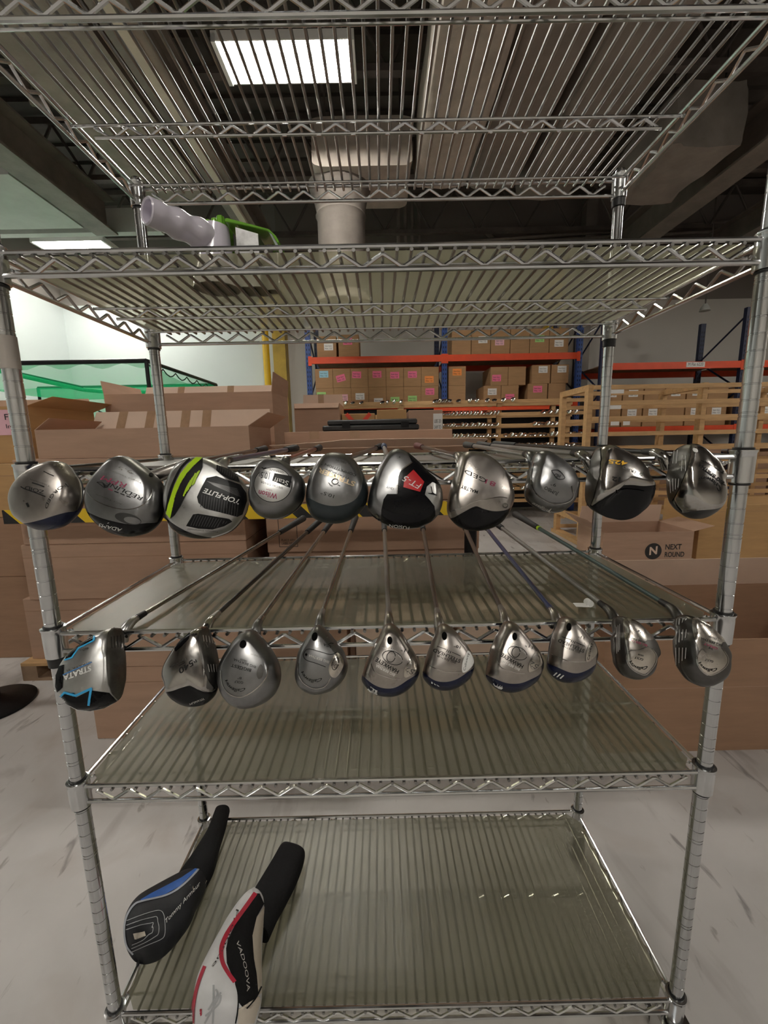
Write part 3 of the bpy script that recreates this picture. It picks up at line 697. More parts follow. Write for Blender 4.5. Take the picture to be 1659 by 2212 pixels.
# pallet racking
def upright(x, y0, y1, h, parent, m=blue):
    for y in (y0, y1):
        mb = MB(); mb.lohi((x - .045, y - .035, 0), (x + .045, y - .028, h)); mb.lohi((x - .045, y - .028, 0), (x - .038, y + .035, h)); mb.lohi((x + .038, y - .028, 0), (x + .045, y + .035, h))
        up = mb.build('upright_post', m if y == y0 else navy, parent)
        hb = MB(); z = .15
        while z < h - .1:
            for k in (-.02, .02): hb.lohi((x + k - .006, y - .0362, z), (x + k + .006, y - .0352, z + .035))
            z += .075
        tag(hb.build('slot_holes', black, up), kind='stuff')
    mb = MB(); z = .3; k = 0
    while z < h - .6:
        a, b = (y0, y1) if k % 2 else (y1, y0); mb.tube((x, a, z), (x, b, z + .6), .015, 6); z += .6; k += 1
    mb.build('brace', navy, parent)
def beams(x0, x1, y, yb, z, parent):
    for yy in (y - .05, yb):
        b = MB().lohi((x0 + .045, yy, z - .055), (x1 - .045, yy + .05, z + .055)).build('beam', orange, parent)
        for xx in (x0 + .03, x1 - .03): MB().lohi((xx - .03, yy - .005, z - .09), (xx + .03, yy + .0, z + .07)).build('beam_bracket', orange, b)
    MB().lohi((x0 + .06, y + .02, z + .045), (x1 - .06, yb - .02, z + .058)).build('deck_board', wood_dk, parent)
RY, RB = 7.0, 8.05
r1 = empty('pallet_rack', (1.14, 7.5, 0), 'blue and orange pallet rack holding small labelled cartons', 'pallet rack')
XU = [-1.25, 1.14, 3.52]
for x in XU: upright(x, RY, RB, 3.75, r1)
for a, b in zip(XU, XU[1:]):
    beams(a, b, RY, RB, 2.76, r1); beams(a, b, RY, RB, 1.93, r1)
r2 = empty('pallet_rack', (5.2, 6.9, 0), 'orange pallet rack behind the wooden slat rack at right', 'pallet rack')
for x in (3.74, 6.1, 8.5): upright(x, 6.6, 7.6, 3.4, r2, navy)
for a, b in ((3.74, 6.1), (6.1, 8.5)): beams(a, b, 6.6, 7.6, 2.5, r2); beams(a, b, 6.6, 7.6, 1.45, r2)
text_plane('lettering', 'M Flat 6220', (5.15, 6.542, 2.485), (1, 0, 0), (0, 0, 1), .25, .05, black_ink, r2)
MB().lohi((5.12, 6.544, 2.465), (5.43, 6.549, 2.545)).build('paper_label', white_p, r2)
# rack cartons
PAP = {'pk': pink, 'pl': pink_l, 'gr': green_p, 'bl': blue_p, 'or': orange_p, 'wh': white_p}
PNAME = {'pk': 'pink', 'pl': 'pale pink', 'gr': 'green', 'bl': 'blue', 'or': 'orange', 'wh': 'white'}
carton_r = pm('cardboard_golden', (0.40, 0.235, 0.115), 0.78, 0, 0.10, 4, bump=0.05, bscale=40, stretch=(1, 1, 7))
def rackbox(x, z, key, fx, fz, lab, wd=.311, ht=.32, y=7.04, dp=.6, tl=0.0, m=carton_r):
    pp = [(fx, fz, .16, .115, tl, PAP[key], ['Item box', 'No 12'])] if key else None
    carton_box('small_carton', (x, y, z), (x + wd, y + dp, z + ht), lab, m, group='cartons on the pallet racks', paper=pp)
ORD = ['first', 'second', 'third', 'fourth', 'fifth', 'sixth', 'seventh']
Z1 = 1.99; x = -1.15
for i, (k, fx, fz, tl) in enumerate((('gr', .3, .6, 0), ('pl', .55, .45, -.15), ('wh', .5, .5, 0), ('wh', .55, .2, 0), ('gr', .5, .25, 0), ('gr', .5, .3, 0), ('pk', .5, .7, 0))):
    rackbox(x, Z1, k, fx, fz, '%s carton from the left in the bottom row, %s note' % (ORD[i], PNAME[k]), ht=.31); x += .314
x = -1.155
for i, (k, fx, fz, tl) in enumerate((('bl', .5, .72, 0), ('pk', .45, .5, .25), ('pk', .35, .66, -.05), ('pk', .5, .66, 0), ('pk', .5, .6, 0), ('pk', .5, .62, 0), ('or', .45, .35, 0))):
    rackbox(x, Z1 + .312, k, fx, fz, '%s carton from the left in the upper row, %s note' % (ORD[i], PNAME[k]), ht=.33, tl=tl); x += .3155
rackbox(1.22, Z1, None, 0, 0, 'plain lower carton just right of the middle blue upright', ht=.31)
rackbox(1.22, Z1 + .312, 'or', .5, .7, 'orange-note carton just right of the middle blue upright', ht=.33)
rackbox(1.86, Z1, 'wh', .5, .65, 'white-note carton low in the right bay', y=7.06, ht=.30); rackbox(2.18, Z1, 'pk', .5, .3, 'pink-note carton low in the right bay, second of four', y=7.06, ht=.30)
rackbox(1.98, Z1 + .302, 'pk', .35, .4, 'pink-note carton stacked upper left in the right bay', y=7.06); rackbox(2.30, Z1 + .302, None, 0, 0, 'taped carton without note in the right bay', y=7.06)
rackbox(2.66, Z1, 'pk', .5, .7, 'pink-note carton low in the right bay, third of four', y=7.06, ht=.32, wd=.35); rackbox(3.03, Z1, None, 0, 0, 'plain carton low at the right end of the bay', y=7.06, ht=.32)
rackbox(2.72, Z1 + .322, 'wh', .6, .75, 'white-note carton stacked third in the right bay', y=7.06, wd=.33); rackbox(3.07, Z1 + .322, 'wh', .6, .75, 'white-note carton stacked last in the right bay', y=7.06)
Z2 = 2.82
rackbox(-1.10, Z2, 'wh', .6, .5, 'white-note carton at the left end of the top rack level', wd=.34, ht=.36); rackbox(-.72, Z2, 'pk', .45, .7, 'pink-note carton second on the top rack level', wd=.36, ht=.38)
for i, (k, fx, fz) in enumerate(((None, 0, 0), ('wh', .6, .6), ('pl', .45, .5), (None, 0, 0), ('gr', .5, .6), ('wh', .5, .4))):
    rackbox(1.28 + i * .345, Z2, k, fx, fz, '%s carton on the top level right of the middle upright' % ORD[i], wd=.335, ht=.42)
for r_ in range(2):
    for i in range(10):
        rackbox(3.82 + i * .368 + (.10 if i > 5 else 0), 1.51 + r_ * .322, 'wh' if (i + r_) % 3 else None, .5, .75, '%s carton from the left on the %s row behind the slat rack' % ((ORD + ['eighth', 'ninth', 'tenth'])[i], ('lower', 'upper')[r_]), wd=.345, y=6.7)
for i in range(6):
    carton_box('large_carton', ((3.85, 4.6, 5.32, 6.2, 6.95, 7.65)[i], 6.7, 0), ((3.85, 4.6, 5.32, 6.2, 6.95, 7.65)[i] + .68, 7.5, 1.15 - .12 * (i % 2)), '%s big carton from the left under the right rack beam' % ORD[i], carton_b if i % 2 else carton, group='big cartons under the right rack')

# wooden slat racks
def slat(nm, a, b, par, m=wood): return MB().lohi(a, b).build(nm, m, par)
wr = empty('wooden_slat_rack', (4.0, 4.8, 0), 'long pine slat rack at the right behind the upper clubs', 'wooden rack')
WX0, WX1, WY0, WY1, WT = 2.47, 6.6, 4.41, 5.13, 1.96
for y in (WY0, WY1):
    for x in (WX0, 3.84, 5.2, WX1): slat('post', (x, y, 0), (x + .06, y + .09, WT), wr)
    z = WT - .06
    for k in range(11):
        slat('slat', (WX0 + .06, y - .02, z), (WX1, y + .0, z + .05), wr); z -= .182
for z in (WT, .35):
    for x in (WX0, 3.84, 5.2, WX1): slat('cross_rail', (x, WY0 + .09, z - .07), (x + .06, WY1, z), wr)
slat('skid', (WX0 - .02, WY0 - .03, 0), (WX0 + .09, WY1 + .12, .05), wr)
for (x, z, w_) in ((2.75, 1.48, .1), (2.9, 1.48, .08), (2.72, 1.67, .14), (2.72, 1.85, .16)):
    MB().lohi((x, WY0 - .024, z), (x + w_, WY0 - .0205, z + .045)).build('paper_label', white_p, wr)
cr_ = empty('wooden_club_rack', (1.3, 6.3, 0), 'pine rack with rows of hanging irons in front of the pallet rack', 'wooden rack')
CX0, CX1, CY0, CY1 = -.75, 3.35, 6.2, 6.8
for y in (CY0, CY1):
    for x in (CX0, .3, 1.88, 3.0): slat('post', (x, y, 0), (x + .07, y + .06, 1.98), cr_)
RZ = [1.91, 1.71, 1.53, 1.36, 1.19, 1.02, .85, .68, .50, .30]
for z in RZ:
    slat('rail', (CX0, CY0 - .03, z), (CX1, CY0 - .005, z + .055), cr_); slat('rail', (CX0, CY1 - .03, z), (CX1, CY1 - .005, z + .055), cr_)
MB().lohi((CX0, CY1 + .065, .1), (CX1, CY1 + .08, 1.9)).build('shade_panel', black, cr_)  # added black sheet, stands in for the shade behind the rails
MB().lohi((.85, CY0 - .06, 1.80), (2.7, CY0 - .035, 1.85)).build('red_strip', orange, cr_)
# irons lying in the club rack: blade and hosel in one small mesh
iron_m = pm('iron_chrome', (.85, .82, .78), .16, 1.0, .1, 30)
mb = MB(); bmesh.ops.create_icosphere(mb.bm, subdivisions=2, radius=1.0, matrix=Matrix.Translation((.004, -.02, -.012)) @ Matrix.Rotation(.75, 4, 'Z') @ Matrix.Rotation(.5, 4, 'Y') @ Matrix.Diagonal((.008, .047, .036, 1)))
mb.tube((.0, -.0, -.004), (0, .03, .0), .007, 6)
mb.tube((0, .03, .0), (0, .70, .0), .0055, 6)
iron_me = mb.mesh('iron_club', iron_m, True)
def iron(x, z, rot, row):
    o = bpy.data.objects.new('iron_club', iron_me); COL.objects.link(o); o.location = (x, CY0 - .055, z + .055 + .006); o.rotation_euler = (0, rot, 0)
    tag(o, 'chrome iron lying on the %s rail of the pine club rack' % row, 'golf club', 'irons in the pine club rack')
ROWN = ['top', 'second', 'third', 'fourth', 'fifth', 'sixth', 'seventh', 'eighth', 'ninth']
for r_, runs in enumerate((((-.55, -.3, 3), (.02, .3, 4), (.85, 1.1, 7), (1.25, 2.1, 7)), ((.7, 1.85, 22), (2.6, 3.1, 6)), ((.9, 1.85, 20), (2.45, 2.8, 6)), ((.95, 1.85, 18), (2.0, 3.2, 16)), ((1.0, 1.85, 16), (2.1, 3.3, 24)), ((1.5, 2.2, 10),), ((1.5, 2.2, 10),), ((1.5, 2.2, 9),), ((1.5, 2.3, 6),))):
    for (xa, xb, n_) in runs:
        for i in range(n_): iron(xa + (xb - xa) * (i + random.uniform(-.2, .2)) / max(1, n_ - 1), RZ[r_], random.uniform(-.6, .6), ROWN[r_])
# little camera hanging from the ceiling near the right wall
e = empty('hanging_sensor', (6.0, 7.4, 3.4), 'small pale device hanging on a rod before the right beige wall', 'device')
q = at_y(1523, 664, 7.4)
MB().tube((q.x, 7.4, q.z + .06), (q.x, 7.4, ZC - .04), .012, 6).build('rod', joist_dark, e); MB().lathe([(.09, -.06), (.07, .0), (.03, .06)], 14, Matrix.Translation((q.x, 7.4, q.z))).build('body', soffit_m, e, True)

# ================================================================== GOLF CLUBS
def K(ox, oy, sc): return lambda *pts: [(ox + x / sc, oy + y / sc) for x, y in pts]
A_ = K(0, 960, 3.858); B_ = K(340, 960, 3.6065); C_ = K(780, 940, 3.456); D_ = K(1120, 940, 3.078)
E_ = K(60, 1300, 2.9625); F_ = K(600, 1300, 3.770); G_ = K(1020, 1300, 2.596)
def hm(name, col, rough, **k): return pm(name, col, rough, 1.0, k.pop('var', .10), k.pop('scale', 45), rvar=.06, **k)
brushed = hm('brushed_titanium', (.40, .37, .345), .32)
satin = hm('satin_steel', (.27, .27, .275), .33)
dull = hm('dull_grey_steel', (.15, .145, .14), .36)
polish = hm('polished_steel', (.52, .50, .48), .17)
bright = hm('bright_silver', (.60, .60, .59), .33)
face_m = hm('dark_steel_face', (.16, .155, .145), .40, var=.3)
crown_bk = pm('black_gloss_crown', (.005, .005, .006), .20, 0, .1, 30, spec=.2)
crown_nv = pm('navy_crown', (.009, .012, .035), .25, 0, .15, 30, spec=.3)
crown_gr = pm('charcoal_crown', (.022, .030, .034), .25, 0, .2, 30, spec=.35)
crown_df = pm('dark_grey_crown', (.055, .055, .055), .30, .4, .2, 40)
lime = pm('lime_paint', (.50, .78, .02), .3); skyb = pm('sky_blue_paint', (.05, .45, .85), .3)
redp = pm('red_badge', (.55, .015, .02), .3); goldp = pm('gold_paint', (.70, .55, .36), .35, .4); yelp = pm('amber_paint', (.90, .50, .03), .4); maro = pm('maroon_paint', (.32, .03, .09), .4)
rubber = pm('grip_rubber', (.012, .012, .013), .65, 0, .3, 80); dk_ink = pm('etched_dark', (.015, .015, .015), .6, spec=.15); lt_ink = pm('pale_etch', (.62, .60, .57), .4); blue_line = pm('blue_line', (.08, .25, .60), .4)
sh_steel = hm('shaft_steel', (.50, .49, .47), .22); sh_graph = pm('shaft_graphite', (.03, .028, .028), .25, 0, .1, 20, coat=.4); sh_grey = pm('shaft_grey', (.26, .245, .23), .3, .3, .1, 20, coat=.3)
sh_red = pm('shaft_red', (.25, .05, .03), .3, 0, .1, 20, coat=.4); sh_blue = pm('shaft_blue', (.05, .07, .17), .28, .2, .1, 20, coat=.4); sh_teal = pm('shaft_teal', (.07, .12, .12), .3, .2, .1, 20, coat=.3); sh_brn = pm('shaft_brown', (.11, .085, .075), .3, .2, .1, 20, coat=.3); sh_lt = pm('shaft_silver', (.42, .42, .41), .3, .6, .1, 20)

NT = 96
def radii(poly, c):
    out = []; m = len(poly)
    for k in range(NT):
        a = 2 * math.pi * k / NT; d = Vector((math.cos(a), math.sin(a))); best = 0
        for i in range(m):
            p = poly[i] - c; q = poly[(i + 1) % m] - c; e_ = q - p; den = d.x * e_.y - d.y * e_.x
            if abs(den) < 1e-12: continue
            t = (p.x * e_.y - p.y * e_.x) / den; s_ = (p.x * d.y - p.y * d.x) / den
            if t > 0 and -1e-6 <= s_ <= 1 + 1e-6: best = max(best, t)
        out.append(best)
    for _ in range(2): out = [(out[k - 1] + 2 * out[k] + out[(k + 1) % NT]) / 4 for k in range(NT)]
    return out
class Head: pass
def club(label, Bp, Pp, hosel, tail, sole_m, crown_m, shaft_m, row, el=.42, az=0.0, d=.026, bulge=.005, crown=.030, grip_len=.27, y0=-.085, grip_m=rubber, inner=.80, ferrule=dark_ring, band=None):
    cxp = sum(p[0] for p in Bp) / len(Bp); cyp = sum(p[1] for p in Bp) / len(Bp)
    O = at_y(cxp, cyp, y0)
    n_ = Vector((math.sin(az) * math.cos(el), -math.cos(az) * math.cos(el), math.sin(el))); X = Vector((0, 0, 1)).cross(n_).normalized(); Y = n_.cross(X)
    def loc(p, zz):
        dr = ray(*p); t = ((O + n_ * zz) - CAM).dot(n_) / dr.dot(n_); q = CAM + dr * t - O; return Vector((q.dot(X), q.dot(Y)))
    Bq = crv([loc(p, -d) for p in Bp]); c = Vector((sum(p.x for p in Bq) / len(Bq), sum(p.y for p in Bq) / len(Bq)))
    RB_ = radii(Bq, c); RP = radii(crv([loc(p, -d * .3) for p in Pp]), c) if Pp else [r * 1.2 for r in RB_]
    def layers(RB_):
        L_ = []
        RS = [min(RP[k], inner * RB_[k]) * .97 for k in range(NT)]
        RS = [(RS[k - 2] + RS[k - 1] + RS[k] + RS[(k + 1) % NT] + RS[(k + 2) % NT]) / 5 for k in range(NT)]
        for s_ in (.03, .18, .34, .5, .66, .82, .94): L_.append(([r * s_ for r in RS], [bulge * (1 - s_ ** 2.5)] * NT, 0))
        tp_ = [min(1.0, max(0.0, (RP[k] - RS[k]) / max(1e-5, RB_[k] - RS[k]))) for k in range(NT)]
        sl = [2.5 * bulge / RS[k] for k in range(NT)]
        def fillet(t, col_):
            L_.append(([RS[k] + (RB_[k] - RS[k]) * t[k] for k in range(NT)], [-sl[k] * (RB_[k] - RS[k]) * t[k] - max(.004, d - sl[k] * (RB_[k] - RS[k])) * (1 - math.sqrt(max(0, 1 - t[k] ** 2))) for k in range(NT)], col_))
        for s_ in (0.0, .35, .65, .85, 1.0): fillet([math.sin(s_ * math.asin(tp_[k])) for k in range(NT)], 0)
        for s_ in (.12, .35, .6, .8, .92, 1.0): fillet([math.sin(math.asin(tp_[k]) + s_ * (math.pi / 2 - math.asin(tp_[k]))) for k in range(NT)], 1)
        for s_ in (.15, .35, .55, .75, .9, .98):
            an = s_ * math.pi / 2; L_.append(([r * max(.02, math.cos(an) ** .8) for r in RB_], [-d - crown * math.sin(an)] * NT, 1))
        return L_
    def P3(rr, zz, k): return O + X * (c.x + rr[k] * math.cos(2 * math.pi * k / NT)) + Y * (c.y + rr[k] * math.sin(2 * math.pi * k / NT)) + n_ * zz[k]
    # the crown dome may show past the widest ring: size the ring so that the head keeps its traced outline
    tgt = radii(crv([Vector((p[0] - cxp, cyp - p[1])) for p in Bp]), Vector((0, 0)))
    for _ in range(5):
        act = [0.0] * NT
        for rr, zz, m_ in layers(RB_)[6:]:
            for k in range(NT):
                q = P3(rr, zz, k) - CAM; u = F * q.dot(CR) / -q.dot(CB) + 829.5 - cxp; v = F * q.dot(CU) / -q.dot(CB) - 1106 + cyp
                j = int(round((math.atan2(v, u) % (2 * math.pi)) / (2 * math.pi) * NT)) % NT; act[j] = max(act[j], math.hypot(u, v))
        act = [act[k] or max(act[k - 1], act[(k + 1) % NT]) or tgt[k] for k in range(NT)]
        g = [max(.85, min(1.15, tgt[k] / act[k])) for k in range(NT)]
        for _2 in range(7): g = [(g[k - 1] + 2 * g[k] + g[(k + 1) % NT]) / 4 for k in range(NT)]
        RB_ = [RB_[k] * g[k] for k in range(NT)]
    mb = MB(); rings = []; mats_ = []
    for rr, zz, m_ in layers(RB_): rings.append([mb.bm.verts.new(P3(rr, zz, k)) for k in range(NT)]); mats_.append(m_)
    for i, (a, b) in enumerate(zip(rings, rings[1:])):
        nf = len(mb.bm.faces); mb.bridge(a, b); mb.bm.faces.ensure_lookup_table()
        for f in mb.bm.faces[nf:]: f.material_index = mats_[i + 1]
    mb.cap(rings[0]); mb.bm.faces.ensure_lookup_table(); mb.bm.faces[-1].material_index = 0; mb.cap(rings[-1], True); mb.bm.faces.ensure_lookup_table(); mb.bm.faces[-1].material_index = 1
    e = empty('golf_club', tuple(O), label, 'golf club', 'golf clubs on the wire rack')
    bmesh.ops.recalc_face_normals(mb.bm, faces=mb.bm.faces)
    me = bpy.data.meshes.new('club_head'); mb.bm.to_mesh(me); mb.bm.free(); me.materials.append(sole_m); me.materials.append(crown_m)
    me.polygons.foreach_set('use_smooth', [True] * len(me.polygons))
    ho = link('club_head', me, e)
    # shaft: rests on the shelf, parallel to its depth
    zs = ZL[2 if row == 'low' else 3] + .0095
    hp = Vector((at_z(hosel[0], hosel[1], zs))) if row == 'low' else at_y(hosel[0], hosel[1], -.03)
    hp.y = max(-.035, min(.02, hp.y)) if row == 'low' else -.02
    if row == 'low': hp = at_y(hosel[0], hosel[1], hp.y)
    tx = at_y(tail[0], tail[1], 1.0).x
    end = Vector((tx, 1.0, zs + .006))
    start = Vector((hp.x, hp.y + .02, zs))
    dirv = (end - start).normalized()
    g0 = end - dirv * grip_len
    inside = O + X * c.x * .4 + (hp - O) * .66 - n_ * d * .9; ctl = start - dirv * .016; bz = []
    for i in range(8):
        t = i / 7; bz.append(inside * (1 - t) ** 2 + ctl * (2 * t * (1 - t)) + (start + dirv * .012) * t * t)
    MB().path(bz, [.0115 - .0048 * i / 7 for i in range(8)], 14, (1, 0, 0)).build('hosel', sole_m, e, True)
    MB().path([start + dirv * .008, start + dirv * .035], [.0068, .0056], 14).build('ferrule', ferrule, e, True)
    MB().path([start + dirv * .03, g0 + dirv * .02], [.0045, .0068], 14).build('shaft', shaft_m, e, True)
    gp = [g0, g0 + dirv * .01, g0 + dirv * grip_len * .5, end - dirv * .006, end]
    MB().path(gp, [.0088, .0096, .0112, .0135, .0100], 16).build('grip', grip_m, e, True)
    if band: MB().path([g0 - dirv * .02, g0 - dirv * .004], .0078, 14).build('shaft_band', band, e, True)
    h = Head(); h.o = ho; h.b = bvh_of(ho); h.e = e
    return h
def T(h, f, body, p0, p1, hh, mat, **k):
    q = f(p0, p1, (0, 0), (0, hh)); return text_on(body, q[0], q[1], q[3][1] - q[2][1], h.b, mat, h.o, **k)
def Dc(h, f, nm, pts, mat, smooth_n=0, **k):
    q = f(*pts)
    if smooth_n: q = [tuple(v) for v in crv(q, smooth_n)]
    return decal(nm, q, h.b, mat, h.o, **k)
def S(h, f, nm, pts, wpx, mat, **k): return strip_on(nm, f(*pts), wpx, h.b, mat, h.o, **k)

UP = dict(row='up', el=.42)
# 1 FORGED ZOID
Bz = A_((62,470),(70,400),(100,330),(150,270),(220,215),(300,170),(380,145),(440,137),(510,143),(570,170),(620,220),(660,270),(690,330),(705,400),(705,470),(690,530),(650,590),(590,650),(520,690),(440,710),(360,715),(290,705),(220,675),(160,640),(110,590),(75,530))
Pz = A_((45,470),(50,400),(90,320),(140,260),(210,205),(290,160),(380,130),(440,125),(530,148),(595,210),(640,290),(655,360),(643,430),(612,490),(560,540),(480,590),(400,625),(300,650),(220,658),(150,645),(95,600),(58,540))
h = club('satin grey driver with an arc of engraved letters, leftmost in the upper row', Bz, Pz, (408, 1003), (572, 966), brushed, crown_nv, sh_graph, az=0, **UP)
T(h, A_, 'FORGED', (545, 325), (375, 525), 26, dk_ink, arc=-8)
T(h, A_, 'ZOID', (372, 385), (215, 345), 32, dk_ink)
S(h, A_, 'engraved_line', ((175,352),(200,368),(275,395),(380,435)), 2.2, dk_ink); S(h, A_, 'engraved_line', ((268,320),(320,335),(372,355)), 2.5, dk_ink); S(h, A_, 'engraved_line', ((365,225),(400,243),(450,265)), 2, dk_ink)
T(h, A_, '1', (232, 484), (216, 492), 38, dk_ink, bold=.02); T(h, A_, '9', (205, 462), (193, 466), 14, dk_ink); T(h, A_, 'Titanium', (425, 345), (255, 285), 14, face_m)
# 2 REDLINE RPM
Bz = A_((697,450),(705,380),(730,320),(780,250),(840,180),(900,125),(960,100),(1020,95),(1080,105),(1140,135),(1220,190),(1290,250),(1340,300),(1375,360),(1390,430),(1385,500),(1375,580),(1340,650),(1280,710),(1200,750),(1110,770),(1020,765),(930,745),(850,700),(790,650),(740,590),(710,530))
Pz = A_((680,450),(690,380),(720,310),(770,240),(830,170),(890,110),(960,85),(1020,80),(1090,90),(1150,120),(1230,175),(1300,235),(1360,290),(1395,360),(1405,430),(1385,490),(1350,560),(1290,610),(1220,645),(1150,668),(1080,672),(960,648),(870,622),(800,592),(735,560),(700,515))
h = club('grey driver with dark red lettering and a dimpled weight port, second in the upper row', Bz, Pz, (470, 1002), (640, 964), satin, crown_bk, sh_blue, az=0, d=.032, **UP)
T(h, A_, 'REDLINE', (1195, 440), (885, 305), 34, dk_ink, shear=.2); T(h, A_, 'RPM', (1062, 330), (850, 255), 40, maro, shear=.2)
for i in range(4): S(h, A_, 'dash', ((905 + i * 50, 372 + i * 19), (940 + i * 50, 385 + i * 19)), 2.2, maro if i < 1 else dk_ink)
S(h, A_, 'logo_line', ((810,315),(850,315),(905,355),(870,360),(810,315)), 1.6, dk_ink); T(h, A_, 'AC+ Titanium', (1020, 495), (805, 412), 13, face_m); T(h, A_, '9.5', (1110, 222), (990, 182), 26, face_m); T(h, A_, 'Forged Titanium', (1180, 315), (925, 212), 13, face_m)
Dc(h, A_, 'weight_port', [((p[0]) * 3.858, (p[1] - 960) * 3.858) for p in ell(277, 1120.5, 29, 11, 14)], crown_df); Dc(h, A_, 'weight_port_floor', [((p[0]) * 3.858, (p[1] - 960) * 3.858) for p in ell(286, 1124, 18, 7, 10)], satin, eps=.0008)
Dc(h, A_, 'weight_port', [((p[0]) * 3.858, (p[1] - 960) * 3.858) for p in ell(326, 1026, 5, 4, 30)], crown_bk)
S(h, A_, 'sole_ridge', ((725,390),(760,440),(840,490),(960,530),(1080,540),(1180,510),(1250,440),(1270,370)), 1.6, polish); T(h, A_, 'ADAMS', (1020, 700), (825, 655), 28, white_paint, shear=.2)
# 3 TOP-FLITE
Bz = B_((45,440),(50,350),(70,280),(110,200),(160,140),(230,105),(310,98),(380,108),(470,140),(550,185),(620,240),(670,290),(705,350),(715,420),(712,480),(690,550),(650,610),(590,670),(500,710),(400,732),(300,735),(220,720),(150,690),(100,640),(65,570),(50,510))
Pz = B_((30,440),(35,350),(60,270),(100,190),(150,125),(225,90),(310,80),(390,92),(480,125),(560,170),(630,225),(685,280),(720,345),(730,420),(715,490),(680,560),(620,620),(540,670),(450,700),(350,705),(260,690),(180,650),(110,600),(50,540))
h = club('silver driver with a lime green stripe and black ribbed panels', Bz, Pz, (470, 998), (634, 964), bright, crown_bk, sh_brn, az=0, d=.034, **UP)
Dc(h, B_, 'black_panel', ((355,104),(352,180),(312,260),(270,320),(220,400),(180,480),(135,550),(102,580),(118,500),(140,400),(180,305),(230,225),(290,160)), black)
Dc(h, B_, 'lime_stripe', ((300,101),(352,103),(290,163),(230,228),(180,308),(143,400),(122,490),(101,578),(70,540),(85,470),(110,390),(140,310),(180,230),(240,155)), lime, eps=.0006)
S(h, B_, 'black_line', ((255,112),(185,185),(125,300),(92,400),(72,520)), 5, black)
for q_ in ((330,205),(300,225),(318,215),(285,250),(262,280),(275,262),(250,300)): S(h, B_, 'grass_blade', ((q_[0] - 45, q_[1] + 105), (q_[0] - 25, q_[1] + 50), q_), 3.0, lime, eps=.0007)
for pan, nn in ((((385,262),(460,247),(645,315),(690,380),(695,440),(660,545),(620,563),(370,500),(320,455),(310,410),(340,345)), 'panel'), (((460,160),(560,195),(620,240),(640,295),(560,270),(500,240),(460,205)), 'panel'), (((280,545),(320,540),(560,580),(582,600),(520,635),(430,660),(320,655),(225,635)), 'panel')):
    Dc(h, B_, 'ribbed_panel', pan, black, eps=.0006)
rib = pm('panel_rib', (.05, .05, .052), .35)
for i in range(15):
    t = i / 14; a = Vector((350, 390)).lerp(Vector((625, 465)), t); S(h, B_, 'rib', (tuple(a), (a.x - 12, a.y + 98)), 1.3, rib, eps=.0010)
for i in range(13): S(h, B_, 'rib', ((300 + i * 20, 550 + i * 3.2), (262 + i * 20, 632 + i * 1.2)) if i < 11 else ((300 + i * 20, 560 + i * 3), (285 + i * 20, 615)), 1.3, rib, eps=.0010)
for i in range(9): S(h, B_, 'rib', ((475 + i * 17, 170 + i * 9), (472 + i * 17, 205 + i * 9)), 1.2, rib, eps=.0010)
for i in range(6): S(h, B_, 'rib', ((390 + i * 10, 290 + i * 6), (620 + i * 5, 350 + i * 12)), 1.0, rib, eps=.0010)
T(h, B_, 'TOP-FLITE', (640, 430), (365, 340), 40, white_paint, shear=.25, bold=.02, eps=.0013); T(h, B_, 'Titanium Composite', (475, 672), (235, 652), 13, face_m)
# 4 Wilson Staff
Bz = B_((715,320),(720,260),(750,190),(790,140),(840,112),(900,108),(960,120),(1020,155),(1080,205),(1130,260),(1155,320),(1150,400),(1130,460),(1090,510),(1030,550),(970,578),(900,585),(830,570),(780,545),(740,500),(715,440),(708,380))
h = club('smaller grey driver with a round badge and a black bar', Bz, None, (608, 992), (690, 966), satin, satin, sh_red, az=0, d=.034, crown=.026, ferrule=satin, **UP)
cc = ell(340 + 900 / 3.6065, 960 + 315 / 3.6065, 41, 38, 0, 40); inv = lambda P: [((x - 340) * 3.6065, (y - 960) * 3.6065) for x, y in P]
Dc(h, B_, 'badge_ring', inv(cc), dk_ink, eps=.0005); Dc(h, B_, 'badge', inv(ell(340 + 900 / 3.6065, 960 + 315 / 3.6065, 39.6, 36.6, 0, 40)), bright, eps=.0007)
Dc(h, B_, 'black_bar', ((912,225),(1048,250),(1035,340),(895,285)), black, eps=.0009); Dc(h, B_, 'grey_bar', ((805,195),(910,225),(893,286),(790,250)), satin, eps=.0009)
T(h, B_, 'Staff', (1025, 290), (912, 255), 36, white_paint, eps=.0012); T(h, B_, '10.5', (878, 225), (812, 215), 50, dk_ink, eps=.0012); T(h, B_, 'SPECIAL DRIVER', (980, 335), (810, 285), 16, dk_ink, eps=.0011); T(h, B_, 'Wilson', (940, 385), (795, 355), 42, maro, eps=.0011, bold=.015); T(h, B_, 'USA', (895, 355), (850, 345), 12, maro, eps=.0011); T(h, B_, 'OVERSIZE', (985, 215), (875, 190), 14, dk_ink, eps=.0011); S(h, B_, 'swoosh', ((850,185),(830,190),(815,182)), 2, dk_ink, eps=.001)
